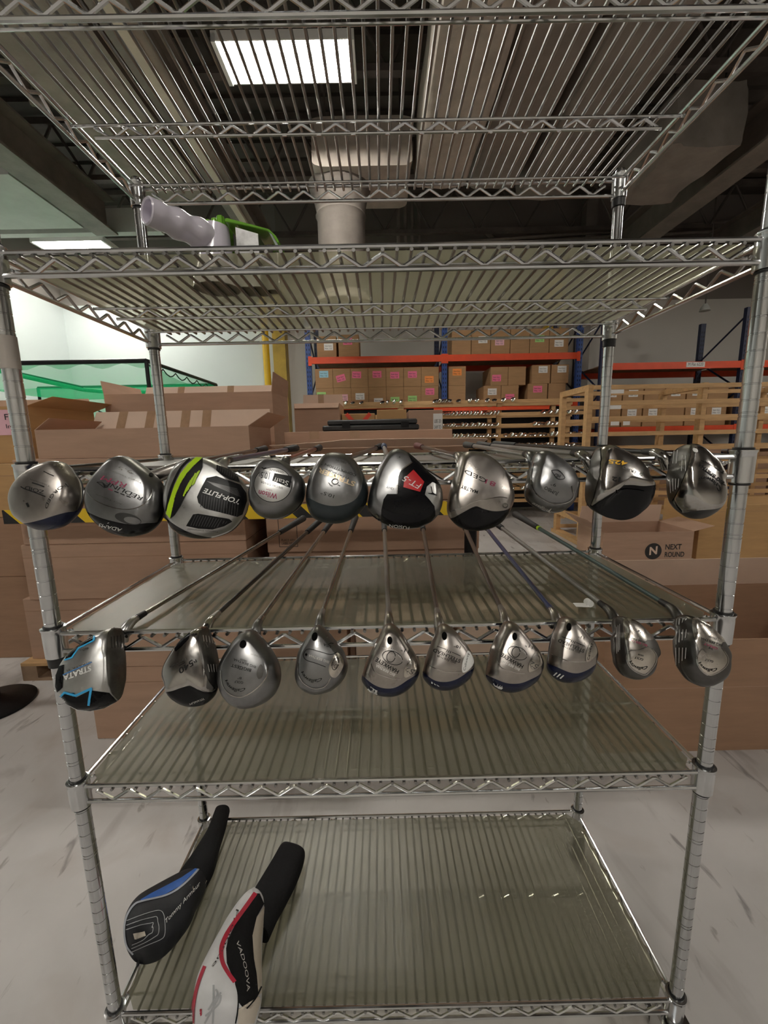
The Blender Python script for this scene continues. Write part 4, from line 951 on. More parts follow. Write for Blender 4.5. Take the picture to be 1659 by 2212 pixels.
# 5 STRIKER
Bz = B_((1155,420),(1165,320),(1190,230),(1230,150),(1280,90),(1350,62),(1420,65),(1500,90),(1560,150),(1600,220),(1625,280),(1645,350),(1640,420),(1620,480),(1570,540),(1500,590),(1420,615),(1330,615),(1250,595),(1200,560),(1170,500))
Pz = B_((1140,420),(1150,320),(1175,220),(1215,140),(1270,75),(1350,47),(1420,50),(1500,78),(1555,140),(1590,210),(1600,280),(1592,350),(1562,420),(1510,465),(1430,490),(1350,492),(1270,472),(1200,435),(1160,405))
h = club('driver with gold lettering and a charcoal crown, fifth in the upper row', Bz, Pz, (745, 985), (822, 966), satin, crown_gr, sh_brn, az=0, d=.036, inner=.72, **UP)
T(h, B_, 'STRIKER', (1545, 295), (1262, 180), 38, goldp, bold=.02); T(h, B_, 'COMPETITION', (1550, 235), (1310, 148), 18, dk_ink); T(h, B_, 'TITANIUM', (1500, 262), (1320, 190), 14, dk_ink); T(h, B_, '10.5°', (1380, 395), (1280, 360), 28, dk_ink); T(h, B_, '2.350 TI', (1500, 150), (1395, 115), 13, face_m)
S(h, B_, 'engraved_ring', inv(ell(340 + 1385 / 3.6065, 960 + 290 / 3.6065, 7, 6, 0, 16)), 1.6, dk_ink); S(h, B_, 'engraved_line', ((1335,300),(1350,320),(1365,325)), 1.6, dk_ink); S(h, B_, 'engraved_line', ((1385,255),(1380,235)), 1.6, dk_ink); S(h, B_, 'engraved_line', ((1405,315),(1425,325)), 1.6, dk_ink)
# 6 FT-5
Bz = C_((45,520),(60,430),(90,330),(130,240),(180,160),(220,115),(270,100),(320,110),(380,150),(440,205),(500,270),(560,320),(595,380),(610,450),(605,520),(580,590),(520,650),(430,690),(330,700),(230,690),(150,650),(90,610),(55,570))
h = club('silver and black driver with a red pentagon badge', Bz, None, (838, 975), (829, 964), satin, crown_bk, sh_lt, az=0, d=.034, grip_m=pm('blue_grip', (.03, .06, .16), .5), **UP)
Dc(h, C_, 'black_shell', ((345,128),(380,205),(300,262),(275,300),(268,380),(266,440),(195,440),(168,480),(152,560),(150,645),(230,686),(330,696),(430,686),(520,645),(552,600),(545,530),(512,485),(475,445),(490,385),(530,350),(592,378),(555,320),(500,275),(440,210),(385,158)), crown_bk, eps=.0005)
Dc(h, C_, 'black_bulge', ((200,470),(300,455),(400,470),(480,500),(520,560),(515,630),(430,670),(330,682),(230,672),(170,640),(168,560)), crown_bk, eps=.0022)
S(h, C_, 'shell_rim', ((382,203),(300,262),(277,300),(270,380),(268,440)), 2.4, polish, eps=.0009)
Dc(h, C_, 'red_badge', ((390,260),(470,350),(440,425),(315,390),(325,320)), redp, eps=.0012); T(h, C_, 'FT-5', (452, 370), (325, 300), 44, white_paint, eps=.0016, shear=.2); 
Dc(h, C_, 'medallion', ((533,352),(570,372),(600,420),(606,470),(598,530),(575,588),(553,592),(546,530),(512,485),(476,445),(490,385)), bright, eps=.0009); S(h, C_, 'chevron', ((520,385),(530,430),(565,450),(500,435)), 2.0, dk_ink, eps=.0014)
T(h, C_, 'FUSION', (360, 672), (215, 655), 20, white_paint, eps=.0026); T(h, C_, '13HT', (245, 395), (195, 375), 18, dk_ink); S(h, C_, 'weight_slot', ((55,575),(90,612),(145,645)), 5, dk_ink); S(h, C_, 'weight_slot', ((110,590),(130,615)), 4, polish, eps=.0008)
# 7 MALTBY
Bz = C_((637,560),(645,480),(670,380),(690,300),(710,220),(740,150),(780,125),(840,118),(900,130),(970,160),(1040,215),(1090,280),(1125,350),(1145,430),(1140,500),(1110,570),(1080,620),(1030,670),(960,700),(880,715),(800,712),(740,690),(690,655),(650,605))
Pz = C_((615,590),(700,607),(760,582),(840,542),(900,562),(980,580),(1060,572),(1108,548),(1150,505),(1165,430),(1140,345),(1105,270),(1050,200),(980,145),(900,112),(840,100),(780,105),(725,140),(695,215),(670,300),(650,380),(625,480))
h = club('large brushed grey driver with a black lower crown, seventh in the upper row', Bz, Pz, (1000, 982), (900, 966), brushed, crown_bk, sh_brn, az=0, d=.034, grip_m=pm('red_grip', (.14, .02, .02), .5), **UP)
T(h, C_, 'GED', (940, 330), (780, 255), 30, dk_ink, shear=-.1); T(h, C_, '81', (1008, 355), (935, 328), 34, maro); T(h, C_, 'MALTBY', (875, 415), (750, 372), 26, dk_ink, bold=.015); S(h, C_, 'sole_ridge', ((660,570),(760,540),(840,500),(930,480),(1030,462),(1090,470)), 1.6, polish)
Dc(h, C_, 'screw', [((x - 780) * 3.456, (y - 940) * 3.456) for x, y in ell(1091, 1092, 5.5, 5.5)], dull, eps=.0008); Dc(h, C_, 'screw_face', [((x - 780) * 3.456, (y - 940) * 3.456) for x, y in ell(1090, 1091, 4.2, 4.2)], polish, eps=.0011)
# 8 JUMBO
Bz = C_((1215,450),(1225,370),(1240,300),(1260,230),(1285,160),(1310,125),(1360,115),(1420,125),(1490,165),(1550,215),(1600,270),(1625,330),(1630,400),(1610,460),(1580,510),(1530,555),(1460,580),(1390,578),(1330,560),(1280,530),(1235,490))
h = club('small plain grey driver with a diamond emblem in the upper row', Bz, None, (1160, 977), (1006, 968), satin, dull, sh_lt, az=0, d=.034, crown=.026, inner=.74, ferrule=dark_ring, **UP)
T(h, C_, 'JUMBO', (1478, 425), (1380, 372), 34, dk_ink); T(h, C_, '9°', (1458, 365), (1420, 352), 24, dk_ink); T(h, C_, 'Tailgate', (1430, 562), (1285, 492), 26, lt_ink, shear=.4)
S(h, C_, 'emblem', ((1420,265),(1475,265),(1520,320),(1465,325),(1420,265)), 1.3, dk_ink); T(h, C_, 'HD', (1490, 298), (1448, 285), 26, dk_ink); S(h, C_, 'sole_ridge', ((1290,200),(1272,300),(1285,400),(1340,465),(1430,510),(1530,505),(1585,460),(1570,380)), 1.5, polish)
# 9 425
Bz = D_((440,420),(445,330),(460,240),(480,160),(510,100),(550,70),(600,65),(660,78),(730,110),(800,155),(850,205),(885,260),(905,330),(900,400),(880,450),(840,500),(780,540),(710,565),(640,560),(570,540),(510,510),(470,480),(450,450))
Pz = D_((425,440),(440,490),(475,480),(520,470),(570,430),(602,380),(632,352),(720,345),(800,352),(875,345),(915,325),(900,255),(860,195),(805,140),(735,95),(660,60),(600,48),(545,52),(500,85),(465,155),(445,235),(430,330))
h = club('polished driver with amber digits and a black crown', Bz, Pz, (1275, 972), (1034, 963), polish, crown_bk, sh_lt, az=0, d=.036, **UP)
Dc(h, D_, 'club_face', ((545,76),(550,160),(542,262),(520,340),(500,420),(476,472),(455,445),(444,400),(448,330),(462,240),(482,165),(512,105)), face_m, eps=.0006); Dc(h, D_, 'face_insert', ((515,110),(545,90),(550,160),(538,255),(485,255),(478,200)), dull, eps=.001)
T(h, D_, '425', (725, 175), (600, 160), 28, yelp, bold=.02); T(h, D_, '12', (678, 282), (625, 275), 28, dk_ink, bold=.02); T(h, D_, 'OVERSIZE', (830, 258), (690, 205), 16, face_m)
Dc(h, D_, 'crown_bulge', ((650,365),(720,355),(800,362),(840,372),(800,405),(700,405),(655,395)), crown_bk, eps=.0016)
# 10 BIG BERTHA titanium
Bz = D_((983,350),(985,260),(1000,190),(1030,120),(1070,80),(1120,60),(1170,62),(1230,90),(1290,130),(1340,190),(1370,250),(1385,320),(1385,370),(1360,430),(1320,490),(1260,540),(1190,560),(1120,545),(1060,510),(1010,460),(990,410))
Pz = D_((970,350),(972,260),(985,180),(1015,110),(1060,65),(1120,42),(1175,45),(1240,72),(1300,115),(1355,175),(1390,245),(1402,320),(1400,380),(1370,445),(1320,490),(1240,500),(1150,486),(1080,466),(1015,456),(978,420))
h = club('polished driver with score lines at the right end of the upper row', Bz, Pz, (1447, 972), (1068, 963), polish, crown_df, sh_graph, az=0, d=.036, **UP)
Dc(h, D_, 'club_face', ((1150,66),(1146,130),(1130,200),(1100,280),(1070,350),(1040,410),(1012,452),(993,405),(987,340),(990,260),(1004,190),(1033,122),(1072,84),(1115,66)), face_m, eps=.0006)
for i in range(4): S(h, D_, 'score_line', ((1040 + i * 22, 105 - i * 4), (1030 + i * 22, 190)) if i < 2 else ((1094 + (i - 2) * 22, 135), (1088 + (i - 2) * 24, 240)), 1.2, white_paint, eps=.001)
for i in range(4): S(h, D_, 'score_line', ((1010 + i * 20, 290), (1016 + i * 16, 385 - i * 12)), 1.2, white_paint, eps=.001)
T(h, D_, 'BIG BERTHA', (1368, 312), (1205, 180), 24, dk_ink, bold=.01); T(h, D_, 'Callaway', (1352, 352), (1212, 268), 34, dk_ink, bold=.01, arc=-10); T(h, D_, 'GOLF', (1322, 320), (1255, 272), 15, dk_ink); T(h, D_, 'TITANIUM', (1372, 245), (1240, 165), 14, face_m); Dc(h, D_, 'white_dot', [((x - 1120) * 3.078, (y - 940) * 3.078) for x, y in ell(1502, 973, 6, 4, 35)], white_paint)
S(h, D_, 'engraved_line', ((1220,165),(1360,250)), 1, dk_ink); S(h, D_, 'engraved_line', ((1225,225),(1375,335)), 1, dk_ink)

LO = dict(row='low', el=.50)
gold_etch = hm('bright_plate', (.66, .62, .57), .24)
def hole(h, f, cx, cy, rx, ry, rot): Dc(h, f, 'shaft_bore', [(cx + x, cy + y) for x, y in ell(0, 0, rx, ry, rot)], pm('bore_black', (.004, .004, .004), .9, spec=.05), eps=.0006)
# 11 STRATA
Bz = E_((175,540),(178,470),(200,410),(250,340),(320,280),(400,230),(470,190),(540,165),(590,160),(610,200),(620,280),(630,380),(630,480),(615,560),(590,620),(550,650),(490,680),(400,700),(320,690),(250,655),(200,610))
h = club('silver and black driver with sky blue edging, leftmost in the lower row', Bz, None, (270, 1352), (656, 1118), bright, crown_bk, sh_steel, az=0, d=.036, **LO)
Dc(h, E_, 'club_face', ((512,195),(540,168),(588,162),(608,200),(620,290),(628,400),(626,500),(605,590),(575,628),(540,590),(515,530),(503,430),(499,330)), face_m, eps=.0006)
for i in range(4): S(h, E_, 'score_line', ((530 + i * 20, 225 - i * 4), (535 + i * 20, 300 - i * 3)), 1.2, dk_ink, eps=.001)
Dc(h, E_, 'black_toe', ((205,618),(240,590),(310,612),(400,566),(380,660),(395,668),(520,582),(570,634),(490,678),(400,697),(320,688),(255,655)), crown_bk, eps=.0006); Dc(h, E_, 'black_edge', ((427,218),(422,245),(325,292),(282,350),(240,368),(250,342),(320,284),(400,232)), crown_bk, eps=.0006); Dc(h, E_, 'black_edge', ((232,402),(195,500),(222,550),(190,580),(178,540),(181,470),(202,412)), crown_bk, eps=.0006)
S(h, E_, 'blue_edging', ((428,220),(424,248)), 4.5, skyb, eps=.001); S(h, E_, 'blue_edging', ((424,248),(326,298),(284,358),(237,373)), 3, skyb, eps=.001); S(h, E_, 'blue_edging', ((203,618),(237,580),(308,600),(412,553)), 5, skyb, eps=.001); S(h, E_, 'blue_edging', ((408,552),(390,662)), 5, skyb, eps=.001)
T(h, E_, 'STRATA', (405, 405), (228, 470), 36, white_paint, bold=.03, shear=.25, eps=.0011); S(h, E_, 'blue_line', ((228,468),(412,385)), 2, blue_line, eps=.001); T(h, E_, '460cc', (390, 288), (330, 308), 16, dk_ink, shear=.2); T(h, E_, 'STRATA TI', (400, 380), (250, 435), 12, dull)
# 12 R540
Bz = E_((857,480),(860,420),(890,360),(930,300),(980,240),(1040,190),(1100,160),(1150,155),(1175,200),(1200,270),(1220,350),(1228,440),(1225,520),(1210,580),(1160,640),(1090,670),(1010,670),(940,640),(890,590),(870,540))
Pz = E_((840,570),(930,570),(1000,547),(1070,532),(1110,562),(1150,582),(1225,570),(1245,520),(1248,440),(1240,340),(1218,255),(1190,180),(1155,138),(1095,142),(1030,172),(970,222),(915,290),(872,352),(842,420),(840,480))
h = club('polished driver with a black toe, second in the lower row', Bz, Pz, (443, 1352), (698, 1130), polish, crown_bk, sh_graph, az=0, d=.036, ferrule=bright, **LO)
Dc(h, E_, 'club_face', ((1097,188),(1148,160),(1178,222),(1207,320),(1222,420),(1220,500),(1200,558),(1160,510),(1130,440),(1102,350),(1088,260)), face_m, eps=.0006)
for i in range(5): S(h, E_, 'score_line', ((1118 + i * 18, 215 + i * 2), (1124 + i * 19, 255 + i * 4)), 1.1, lt_ink, eps=.001)
for i in range(4): S(h, E_, 'score_line', ((1150 + i * 17, 400), (1160 + i * 15, 450)), 1.1, lt_ink, eps=.001)
T(h, E_, '540', (1052, 368), (958, 432), 36, dk_ink, shear=.2, bold=.01); T(h, E_, 'R', (1075, 368), (1052, 380), 18, dk_ink); T(h, E_, 'TaylorMade', (1015, 355), (905, 410), 16, dull, shear=.2); T(h, E_, 'TITANIUM', (1128, 612), (1035, 648), 12, lt_ink); Dc(h, E_, 'black_edge', ((1040,195),(1030,235),(985,282),(945,318),(938,300),(985,240)), crown_bk); S(h, E_, 'black_line', ((965,412),(1005,388)), 1.2, dk_ink)
# 13 BIGGEST BIG BERTHA
Bz = E_((1210,510),(1215,430),(1235,370),(1270,310),(1320,240),(1370,195),(1410,178),(1450,178),(1490,210),(1540,270),(1580,330),(1610,390),(1622,450),(1615,520),(1590,580),(1540,630),(1470,670),(1400,685),(1330,678),(1270,640),(1230,580))
h = club('large all-grey driver, third from the left in the lower row', Bz, None, (548, 1360), (722, 1128), satin, dull, sh_steel, az=0, d=.034, inner=.74, ferrule=sh_steel, **LO)
hole(h, E_, 1378, 272, 21, 27, 20); T(h, E_, 'Callaway', (1400, 540), (1272, 482), 30, dk_ink, arc=12, bold=.01); T(h, E_, 'GOLF', (1380, 510), (1325, 502), 16, dk_ink); T(h, E_, '8°', (1370, 482), (1345, 478), 16, dk_ink); T(h, E_, 'BIGGEST', (1432, 430), (1305, 395), 20, dk_ink, bold=.015); T(h, E_, 'BIG BERTHA', (1462, 412), (1320, 360), 15, dk_ink); T(h, E_, 'THE', (1378, 428), (1352, 424), 10, dk_ink); T(h, E_, 'DRIVER', (1405, 376), (1362, 362), 10, dk_ink); T(h, E_, 'TITANIUM', (1500, 352), (1430, 328), 11, dull)
S(h, E_, 'sole_ridge', ((1235,440),(1245,530),(1290,590),(1360,610),(1430,580),(1490,530),(1530,470),(1535,400)), 2.0, polish); Dc(h, E_, 'medallion', ((1490,400),(1510,430),(1500,480),(1475,492),(1465,450)), dull, 5, eps=.0007)
# 14 BIG BERTHA
Bz = F_((137,600),(145,500),(165,410),(200,340),(240,270),(290,200),(330,180),(370,205),(420,250),(470,310),(520,370),(555,440),(572,510),(560,580),(530,640),(480,690),(410,735),(330,757),(260,750),(200,720),(155,670))
h = club('all-grey driver with a pale oval medallion, fourth in the lower row', Bz, None, (688, 1347), (768, 1118), satin, dull, sh_steel, az=0, d=.032, inner=.74, ferrule=sh_grey, **LO)
hole(h, F_, 301, 285, 23, 35, 12); T(h, F_, 'Callaway', (368, 605), (200, 545), 38, dk_ink, arc=12, bold=.015); T(h, F_, 'BIG BERTHA', (420, 483), (255, 425), 20, lt_ink); T(h, F_, 'USA', (435, 360), (375, 338), 20, dk_ink); S(h, F_, 'check_mark', ((410,348),(430,338),(452,342)), 1.6, dk_ink)
S(h, F_, 'sole_panel_edge', ((480,410),(430,430),(340,405),(260,385),(225,400),(210,440),(235,475),(310,500),(390,530)), 1.5, dk_ink); hole(h, F_, 233, 430, 9, 11, 0)
Dc(h, F_, 'medallion', ((480,418),(512,440),(532,490),(520,550),(470,615),(428,600),(415,540),(440,460)), gold_etch, 4, eps=.0008); S(h, F_, 'medallion_ring', [(468 + x, 505 + y) for x, y in ell(0, 0, 24, 50, 15)], 1.3, dk_ink, eps=.0012); T(h, F_, 'S2H2', (490, 520), (445, 490), 30, dk_ink, eps=.0013)
S(h, F_, 'sole_ridge', ((170,500),(170,590),(210,660),(290,705),(380,690),(430,620)), 1.8, polish)
# 15 HAWK EYE
def hawk(f, h, o, k, med):
    X_ = lambda p: (o[0] + (p[0] - 912) * k, o[1] + (p[1] - 315) * k)
    def t(body, a, b, hh, m, **kw): T(h, f, body, X_(a), X_(b), hh * k, m, **kw)
    hole(h, f, o[0], o[1], 21 * k, 33 * k, 0)
    t('HAWKEYE', (990, 558), (808, 452), 34, dk_ink, bold=.02); t('BIG BERTHA', (958, 588), (805, 508), 22, white_paint, bold=.01); t('11°', (1070, 395), (1010, 372), 30, dk_ink); t('VFT TITANIUM', (1015, 455), (868, 370), 18, white_paint, arc=-24 * k * .26)
    S(h, f, 'engraved_eye', [X_((935 + x, 456 + y)) for x, y in ell(0, 0, 85, 52, 22)] , 1.4, dk_ink); S(h, f, 'engraved_eye', [X_((922 + x, 448 + y)) for x, y in ell(0, 0, 34, 44, 15)], 1.6, dk_ink)
    Dc(h, f, 'medallion', [X_(p) for p in ((1100,440),(1130,490),(1140,555),(1040,617),(1030,560),(1060,490))], gold_etch, 4, eps=.0008); S(h, f, 'medallion_ring', [X_((1085 + x, 535 + y)) for x, y in ell(0, 0, 36, 62, 18)], 1.4, polish, eps=.0012); t('S2', (1115, 560), (1055, 520), 44, dull, eps=.0012)
    S(h, f, 'sole_ridge', [X_(p) for p in ((760,500),(790,570),(850,600),(930,625),(1000,630))], 1.8, polish)
    Dc(h, f, 'bird_mark', [X_(p) for p in ((760,738),(790,735),(815,748),(800,760),(775,752))], white_paint, eps=.0009); t('VFT', (818, 735), (762, 712), 20, white_paint, eps=.0009); S(h, f, 'bird_swoosh', [X_(p) for p in ((735,708),(745,728),(765,740))], 1.8, white_paint, eps=.0009)
Bz = F_((682,620),(695,560),(720,490),(760,400),(800,320),(840,250),(870,190),(910,165),(950,185),(1000,240),(1050,310),(1100,390),(1140,460),(1155,540),(1145,610),(1100,680),(1030,740),(950,772),(870,775),(790,755),(730,710),(695,660))
Pz = F_((665,575),(730,632),(790,675),(860,700),(940,700),(1000,672),(1050,637),(1110,602),(1170,555),(1160,450),(1118,380),(1065,298),(1012,225),(958,168),(910,148),(858,178),(825,240),(785,310),(745,390),(705,480),(678,540))
h = club('navy-toed driver with an engraved eye, fifth in the lower row', Bz, Pz, (840, 1343), (829, 1118), brushed, crown_nv, sh_grey, az=0, d=.032, inner=.76, ferrule=sh_grey, **LO)
hawk(F_, h, (912, 315), 1.0, None)
# 16 STEELHEAD III
def steel(f, h, o, k, white):
    X_ = lambda p: (o[0] + (p[0] - 1358) * k, o[1] + (p[1] - 280) * k)
    def t(body, a, b, hh, m, **kw): T(h, f, body, X_(a), X_(b), hh * k, m, **kw)
    hole(h, f, o[0], o[1], 21 * k, 34 * k, 0)
    t('STEELHEAD', (1492, 472), (1275, 378), 30, dk_ink, bold=.01); t('BIG BERTHA', (1452, 488), (1300, 430), 17, dk_ink); t('10°' if white else '11°', (1490, 362), (1440, 345), 24, dk_ink); t('III', (1412, 403), (1380, 388), 20, dk_ink)
    S(h, f, 'engraved_line', [X_((1298,362)), X_((1372,388))], 1.2, dk_ink); S(h, f, 'engraved_line', [X_((1418,410)), X_((1490,442))], 1.2, dk_ink)
    Dc(h, f, 'medallion', [X_(p) for p in ((1548,400),(1580,440),(1592,500),(1545,560),(1503,572),(1500,510),(1522,440))], white_paint if white else gold_etch, 4, eps=.0008); t('Callaway', (1530, 560), (1560, 420), 22, dk_ink, eps=.0012); 
    S(h, f, 'sole_ridge', [X_(p) for p in ((1215,510),(1290,545),(1360,570),(1440,575),(1500,570))], 1.8, polish); t('III', (1318, 688), (1238, 655), 36, white_paint, shear=.2, eps=.0009)
Bz = F_((1178,600),(1190,520),(1210,440),(1235,370),(1265,290),(1290,210),(1330,175),(1370,180),(1430,220),(1490,290),(1540,350),(1585,420),(1603,480),(1600,550),(1570,620),(1500,680),(1430,715),(1350,725),(1280,710),(1220,670))
Pz = F_((1160,530),(1220,602),(1280,640),(1360,650),(1440,632),(1500,597),(1540,567),(1620,515),(1612,460),(1595,405),(1550,335),(1500,272),(1438,202),(1372,162),(1328,158),(1278,200),(1250,285),(1220,362),(1192,440))
h = club('navy-toed driver with a white medallion in the lower row', Bz, Pz, (950, 1345), (909, 1118), brushed, crown_nv, sh_brn, az=0, d=.032, inner=.76, ferrule=sh_grey, **LO)
steel(F_, h, (1358, 280), 1.0, True)
# 17 HAWK EYE
Bz = G_((75,400),(90,310),(110,240),(140,170),(170,120),(200,105),(240,115),(290,170),(340,230),(380,280),(403,340),(395,390),(370,440),(320,480),(260,505),(200,510),(140,490),(95,450))
Pz = G_((60,388),(130,432),(190,455),(260,455),(320,432),(370,405),(418,365),(415,330),(390,270),(350,220),(300,158),(245,100),(200,90),(160,110),(128,165),(95,238),(74,310))
h = club('navy-toed driver with an engraved eye, seventh in the lower row', Bz, Pz, (1095, 1338), (992, 1118), brushed, crown_nv, sh_brn, az=0, d=.032, inner=.76, ferrule=sh_grey, **LO)
hawk(G_, h, (238, 195), .66, None)
# 18 STEELHEAD
Bz = G_((418,370),(425,280),(440,200),(465,130),(490,90),(540,85),(590,115),(640,170),(690,230),(707,290),(700,340),(680,390),(640,430),(570,455),(500,450),(450,420))
Pz = G_((405,322),(450,352),(510,386),(570,400),(630,382),(680,347),(720,305),(705,222),(650,158),(596,100),(545,70),(485,74),(452,125),(425,200),(410,270))
h = club('navy-toed driver with a dark blue shaft in the lower row', Bz, Pz, (1205, 1332), (1027, 1135), brushed, crown_nv, sh_blue, az=0, d=.032, inner=.76, ferrule=sh_blue, **LO)
steel(G_, h, (543, 142), .66, False)
# 19 WAR BIRD
Bz = G_((777,260),(780,180),(790,110),(810,70),(850,85),(910,100),(960,140),(1000,180),(1040,230),(1055,290),(1040,350),(1010,400),(960,430),(900,437),(850,415),(810,380),(790,330))
h = club('small dark driver with a white tag on its shaft', Bz, None, (1330, 1328), (1045, 1140), dull, dull, sh_lt, az=0, d=.032, ferrule=dark_ring, **LO)
def plate(h, f, pts, ridge):
    Dc(h, f, 'sole_plate', pts, gold_etch, 4, eps=.0009); S(h, f, 'plate_rim', ridge, 2.0, polish, eps=.0014)
plate(h, G_, ((862,95),(915,108),(960,142),(1008,200),(1005,215),(960,215),(985,248),(1030,300),(1020,350),(975,402),(935,400),(890,370),(868,330),(872,280),(860,220),(850,130)), ((985,250),(930,270),(885,275),(868,320),(892,370),(940,400),(978,402),(1022,350),(1030,300),(1005,262)))
hole(h, G_, 880, 128, 10, 20, -15); T(h, G_, 'Callaway', (985, 350), (888, 318), 24, dk_ink, arc=9, bold=.01, eps=.0016); T(h, G_, 'GOLF', (958, 318), (912, 305), 13, dk_ink, eps=.0016); T(h, G_, 'BIG BERTHA', (980, 240), (880, 205), 12, maro, eps=.0016); T(h, G_, 'WAR BIRD', (970, 224), (890, 195), 11, dk_ink, eps=.0016); T(h, G_, 'DRIVER', (960, 298), (930, 290), 9, dk_ink, eps=.0016); T(h, G_, '10°', (945, 165), (922, 155), 14, dk_ink, eps=.0016)
for i in range(3): S(h, G_, 'score_line', ((812 + i * 9, 140 - i * 8), (814 + i * 8, 290 - i * 10)), 1.2, lt_ink, eps=.0008)
hw19 = h
# 20 GREAT BIG BERTHA
Bz = G_((1125,270),(1130,170),(1150,100),(1180,60),(1230,85),(1280,100),(1340,140),(1400,200),(1440,260),(1457,320),(1450,380),(1420,430),(1360,465),(1290,472),(1220,450),(1170,400),(1140,340))
h = club('dark driver with white score lines at the right end of the lower row', Bz, None, (1470, 1324), (1112, 1112), dull, dull, sh_teal, az=0, d=.034, ferrule=dark_ring, band=lime, **LO)
plate(h, G_, ((1240,92),(1290,105),(1350,150),(1410,210),(1420,225),(1400,228),(1398,262),(1435,320),(1415,370),(1340,412),(1290,390),(1262,340),(1270,275),(1250,215),(1236,140)), ((1395,255),(1432,318),(1412,370),(1340,410),(1292,390),(1262,340),(1268,290),(1290,265),(1310,285)))
hole(h, G_, 1272, 128, 11, 22, -18); T(h, G_, 'Callaway', (1375, 362), (1275, 325), 24, dk_ink, arc=9, bold=.01, eps=.0016); T(h, G_, 'GOLF', (1350, 330), (1305, 318), 13, dk_ink, eps=.0016); T(h, G_, 'GREAT', (1375, 258), (1300, 228), 13, maro, eps=.0016); T(h, G_, 'BIG BERTHA', (1400, 240), (1282, 198), 13, dk_ink, eps=.0016); T(h, G_, 'DRIVER', (1368, 205), (1325, 188), 10, dk_ink, eps=.0016); T(h, G_, 'THE', (1350, 262), (1325, 252), 10, dk_ink, eps=.0016)
for i in range(4): 
    for (y_a, y_b) in ((95, 140), (155, 240), (258, 355)):
        S(h, G_, 'score_line', ((1148 + i * 19 - (y_a - 95) * .02, y_a), (1146 + i * 17, y_b - i * 12)), 1.3, white_paint, eps=.0008)
# paper tag on a shaft
tg = at_z(1270, 1300, ZL[2] + .012)
t_ = empty('price_tag', tuple(tg), 'white paper tag taped to a shaft on the lower club shelf', 'tag')
MB().prism([(tg.x - .028, tg.y - .012, ZL[2] + .0075), (tg.x - .003, tg.y - .016, ZL[2] + .0075), (tg.x - .001, tg.y + .004, ZL[2] + .0075), (tg.x - .026, tg.y + .006, ZL[2] + .0075)], (0, 0, .0006)).build('paper', white_p, t_)
MB().tube((tg.x + .001, tg.y - .008, ZL[2] + .0105), (tg.x + .001, tg.y + .006, ZL[2] + .0105), .0068, 12).build('tape_loop', white_p, t_, True)

# ================================================================== HEADCOVERS
H_ = K(200, 1680, 3.1904)
def cover_loft(pairs, zfun, mat, name, parent, flat=.62, nseg=40, sub=5):
    rows = []
    for (l, r, hz) in pairs:
        pl_, pr_ = H_(l, r); zc = zfun + hz
        rows.append((at_z(pl_[0], pl_[1], zc), at_z(pr_[0], pr_[1], zc), hz))
    fine = []; m = len(rows)
    for i in range(m - 1):
        for j in range(sub):
            t = j / sub; q = []
            for ch in range(3):
                g = [rows[max(0, min(m - 1, i + k_ - 1))][ch] for k_ in range(4)]
                q.append(.5 * ((2 * g[1]) + (g[2] - g[0]) * t + (2 * g[0] - 5 * g[1] + 4 * g[2] - g[3]) * t * t + (3 * g[1] - g[0] - 3 * g[2] + g[3]) * t ** 3))
            fine.append(q)
    fine.append(list(rows[-1]))
    mb = MB(); rings = []
    for (L_, R_, hz) in fine:
        c = (L_ + R_) / 2; ax = (R_ - L_) / 2; ax.z = 0; up = Vector((0, 0, 1)); r_ = []
        for k in range(nseg):
            a = 2 * math.pi * k / nseg; ca, sa = math.cos(a), math.sin(a); p = .82
            r_.append(mb.bm.verts.new(c + ax * math.copysign(abs(ca) ** p, ca) + up * (hz * math.copysign(abs(sa) ** p, sa))))
        rings.append(r_)
    for a, b in zip(rings, rings[1:]): mb.bridge(a, b)
    mb.cap(rings[0], True); mb.cap(rings[-1])
    return mb.build(name, mat, parent, True)
knit = pm('black_knit', (.008, .008, .009), .85, 0, .3, 200, spec=.2); vinyl = pm('black_vinyl', (.007, .008, .012), .6, 0, .2, 60); vin_blue = pm('blue_vinyl', (.03, .13, .48), .4, 0, .15, 40); vin_w = pm('white_vinyl', (.74, .74, .76), .4, 0, .05, 20); vin_r = pm('red_vinyl', (.45, .02, .05), .35, 0, .1, 30); vin_c = pm('cream_vinyl', (.70, .63, .54), .45, 0, .06, 20); stitch = pm('grey_stitching', (.45, .46, .48), .6); piping = pm('grey_piping', (.40, .42, .47), .5)
ZS = ZL[0] - .0027
e1 = empty('headcover', tuple(at_z(335, 2000, ZS)), 'black and blue driver headcover numbered 1 on the lowest shelf', 'headcover')
cover_loft([((845,232),(945,222),.022),((823,300),(918,330),.030),((790,390),(880,450),.034),((730,490),(855,560),.036),((650,610),(830,640),.036),((560,730),(790,720),.034)], ZS, knit, 'knit_sock', e1)
hb = cover_loft([((690,640),(805,640),.018),((610,695),(785,720),.036),((520,748),(750,800),.044),((400,815),(712,880),.048),((300,875),(680,960),.050),((240,955),(632,1030),.050),((214,1050),(562,1115),.048),((222,1135),(485,1185),.042),((258,1205),(395,1232),.028),((300,1235),(345,1246),.012)], ZS, vinyl, 'cover_body', e1)
bv = bvh_of(hb)
decal('blue_panel', H_((770,576),(700,655),(600,750),(500,805),(345,850),(330,842),(400,800),(520,738),(610,690),(700,630)), bv, vin_blue, hb, .0008)
strip_on('piping', H_((772,574),(705,660),(605,755),(505,812),(350,850),(290,875),(240,950),(222,1040),(235,1150),(280,1215)), 4, bv, piping, hb, .0012)
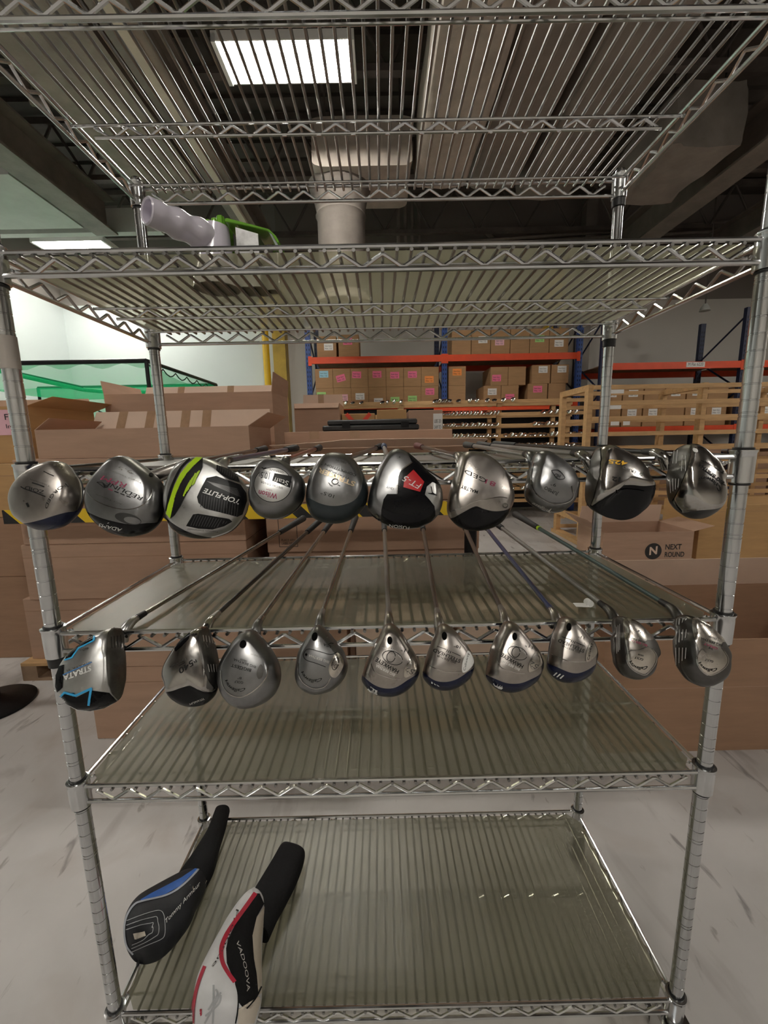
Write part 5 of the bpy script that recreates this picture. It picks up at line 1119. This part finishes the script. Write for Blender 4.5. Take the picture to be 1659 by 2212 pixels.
for i, off in enumerate((0, 42, 82)):
    strip_on('stitching', H_((238 - i * 3, 985 + off * .75), (330, 950 + off * .8), (420 - off * .3, 922 + off), (468 - off * .6, 918 + off), (492 - off, 950 + off), (500 - off, 1030), (495 - off, 1085 - off * .25), (470 - off, 1112 - off * .4), (380 - off * .4, 1150 - off * .4), (265 + i * 4, 1200 - off * .6)), 1.4, bv, stitch, hb, .0010)
decal('number_one', H_((283,1072),(362,1056),(370,1085),(305,1092),(306,1110),(293,1110)), bv, vin_c, hb, .0014)
q = H_((515, 1005), (752, 735)); text_on('Tommy Armour', q[0], q[1], 9, bv, white_paint, hb, shear=.6, eps=.0014)
decal('side_tag', H_((788,622),(815,625),(800,690),(770,735),(795,680)), bv, vin_c, hb, .0012)
e2 = empty('headcover', tuple(at_z(500, 2080, ZS)), 'white, red and black driver headcover on the lowest shelf', 'headcover')
cover_loft([((1312,455),(1452,500),.014),((1288,490),(1464,530),.026),((1235,590),(1440,625),.032),((1170,700),(1390,745),.034),((1110,800),(1330,860),.034),((1060,890),(1275,960),.034),((1020,990),(1215,1100),.030)], ZS, knit, 'knit_sock', e2)
hb = cover_loft([((1095,798),(1150,795),.020),((1020,890),(1190,880),.044),((930,1020),(1176,1010),.052),((855,1150),(1168,1140),.055),((785,1280),(1165,1280),.057),((725,1410),(1168,1410),.058),((695,1550),(1158,1540),.058),((688,1690),(1110,1680),.054),((720,1810),(1040,1800),.044),((790,1890),(950,1885),.025)], ZS, vin_w, 'cover_body', e2)
bv = bvh_of(hb)
decal('black_panel', H_((1125,800),(1150,800),(1180,870),(1130,960),(1100,1090),(1110,1250),(1135,1400),(1140,1490),(1090,1580),(1040,1590),(1008,1550),(995,1450),(970,1390),(925,1280),(920,1180),(935,1110),(1000,980)), bv, knit, hb, .0008)
strip_on('red_piping', H_((1122,798),(1050,900),(985,990),(920,1090),(888,1180),(895,1270),(930,1340),(980,1410)), 9, bv, vin_r, hb, .0011)
decal('cream_panel', H_((1183,885),(1180,1000),(1160,1100),(1160,1300),(1165,1480),(1140,1500),(1128,1350),(1108,1230),(1100,1090),(1128,965)), bv, vin_c, hb, .0010)
strip_on('red_edge', H_((775,1300),(730,1420),(700,1560),(694,1690)), 7, bv, vin_r, hb, .0012)
strip_on('black_seam', H_((985,1420),(1003,1500),(1000,1600),(985,1690)), 3, bv, knit, hb, .0012); strip_on('black_seam', H_((1160,1440),(1120,1520),(1060,1590)), 3, bv, knit, hb, .0013)
decal('cream_toe', H_((1006,1592),(1040,1604),(1092,1594),(1145,1505),(1156,1540),(1112,1690),(1000,1697),(1003,1640)), bv, vin_c, hb, .0009)
q = H_((985, 1130), (1062, 1475)); text_on('VADOOVA', q[0], q[1], 7, bv, lt_ink, hb, eps=.0014, arc=5)
q = H_((985, 905), (815, 1300)); text_on('Prologue', q[0], q[1], 8, bv, black_ink, hb, eps=.0013, arc=6)
gm = pm('grey_print', (.42, .43, .45), .4)
for pts in (((835,1430),(835,1560),(830,1690)), ((885,1480),(835,1580),(775,1690)), ((800,1600),(860,1500),(850,1460)), ((780,1640),(870,1560),(885,1500))): strip_on('emblem', H_(*pts), 4, bv, gm, hb, .0013)

# ================================================================== THINGS ON THE FIFTH SHELF
I_ = K(260, 400, 4.366)
ZT = ZL[4] - .0027
lil = pm('lilac_white_plastic', (.70, .66, .76), .22, 0, .05, 20, coat=.3); lime_p = pm('lime_plastic', (.16, .42, .03), .22, 0, .1, 20, coat=.4); galv = hm('galvanised_sheet', (.5, .5, .5), .35, var=.25)
e = empty('plastic_handle', (-.32, .15, ZT), 'open-ended white plastic tube with finger ridges lying on the fifth shelf', 'handle')
P0 = at_y(*I_((255, 240))[0], .06); P1 = at_y(*I_((880, 520))[0], .155)
dv = (P1 - P0); n_pts = 26; pts, rad = [], []
for i in range(n_pts):
    t = i / (n_pts - 1); pts.append(P0 + dv * t); rad.append(.0215 + .0018 * math.sin(t * 19) * (1 if t > .15 else 0) + .004 * t)
mb = MB(); mb.path(pts, rad, 28)
d_ = dv.normalized(); bmesh.ops.delete(mb.bm, geom=[f for f in mb.bm.faces if len(f.verts) > 4 and (f.calc_center_median() - P0).length < .01], context='FACES')
A1 = mb.ring(P0, d_, .0172, 28); A2 = mb.ring(P0 + d_ * .05, d_, .016, 28); O1 = mb.ring(P0 - d_ * .002, d_, .0194, 28); O0 = mb.ring(P0, d_, .0215, 28)
mb.bridge(O0, O1); mb.bridge(O1, A1); mb.bridge(A1, A2); mb.cap(A2)
mb.build('tube_handle', lil, e, True)
cst = at_y(*I_((880, 500))[0], .155)
mb = MB(); prof_ = []
mb.path([(cst.x, .155, ZT), (cst.x, .155, ZT + .02), (cst.x + .004, .155, cst.z - .01), (cst.x + .008, .155, cst.z + .020)], [.042, .040, .026, .021], 26)
mb.build('flared_base', lil, e, True)
e = empty('green_scoop_tool', (-.22, .14, ZT), 'lime green plastic tool with a steel box beside the white tube', 'tool')
gy0 = .14
def YP(*pts, y=gy0): return [at_y(p[0], p[1], y) for p in I_(*pts)]
top = [(985,312),(1000,306),(1200,358),(1400,412),(1465,475),(1500,535),(1482,548),(1430,465),(1390,432),(1200,385),(1000,345),(985,345)]
MB().prism(YP(*top), (0, .07, 0)).build('green_lid', lime_p, e, bevel=.001)
for i, (cx_, cy_, r_) in enumerate(((785, 385, 26), (830, 365, 34), (890, 350, 34), (945, 335, 40))):
    pc = at_y(*I_((cx_, cy_))[0], gy0 + .01); rr = r_ / 4.366 / 1075
    MB().lathe([(rr * .3, rr), (rr * .8, rr * .7), (rr, 0), (rr, -.03), (rr * .9, -.05)], 18, Matrix.Translation(pc)).build('green_lobe', lime_p, e, True)
sup = at_y(*I_((965, 420))[0], gy0 + .01); MB().lohi((sup.x - .004, gy0 + .0, ZT), (sup.x + .003, gy0 + .06, sup.z + .02)).build('green_stem', lime_p, e)
sb = YP((1075, 362), (1290, 425)); MB().prism([(sb[0].x, gy0 + .004, ZT), (sb[1].x, gy0 + .004, ZT), tuple(sb[1] + Vector((0, .004, -.004))), tuple(sb[0] + Vector((0, .004, -.004)))], (0, .055, 0)).build('steel_box', galv, e)
cy = YP((1375, 440))[0]; MB().lathe([(.0145, ZT), (.0145, cy.z - .012)], 20, Matrix.Translation((cy.x, gy0 + .035, 0))).build('steel_cup', polish, e, True)
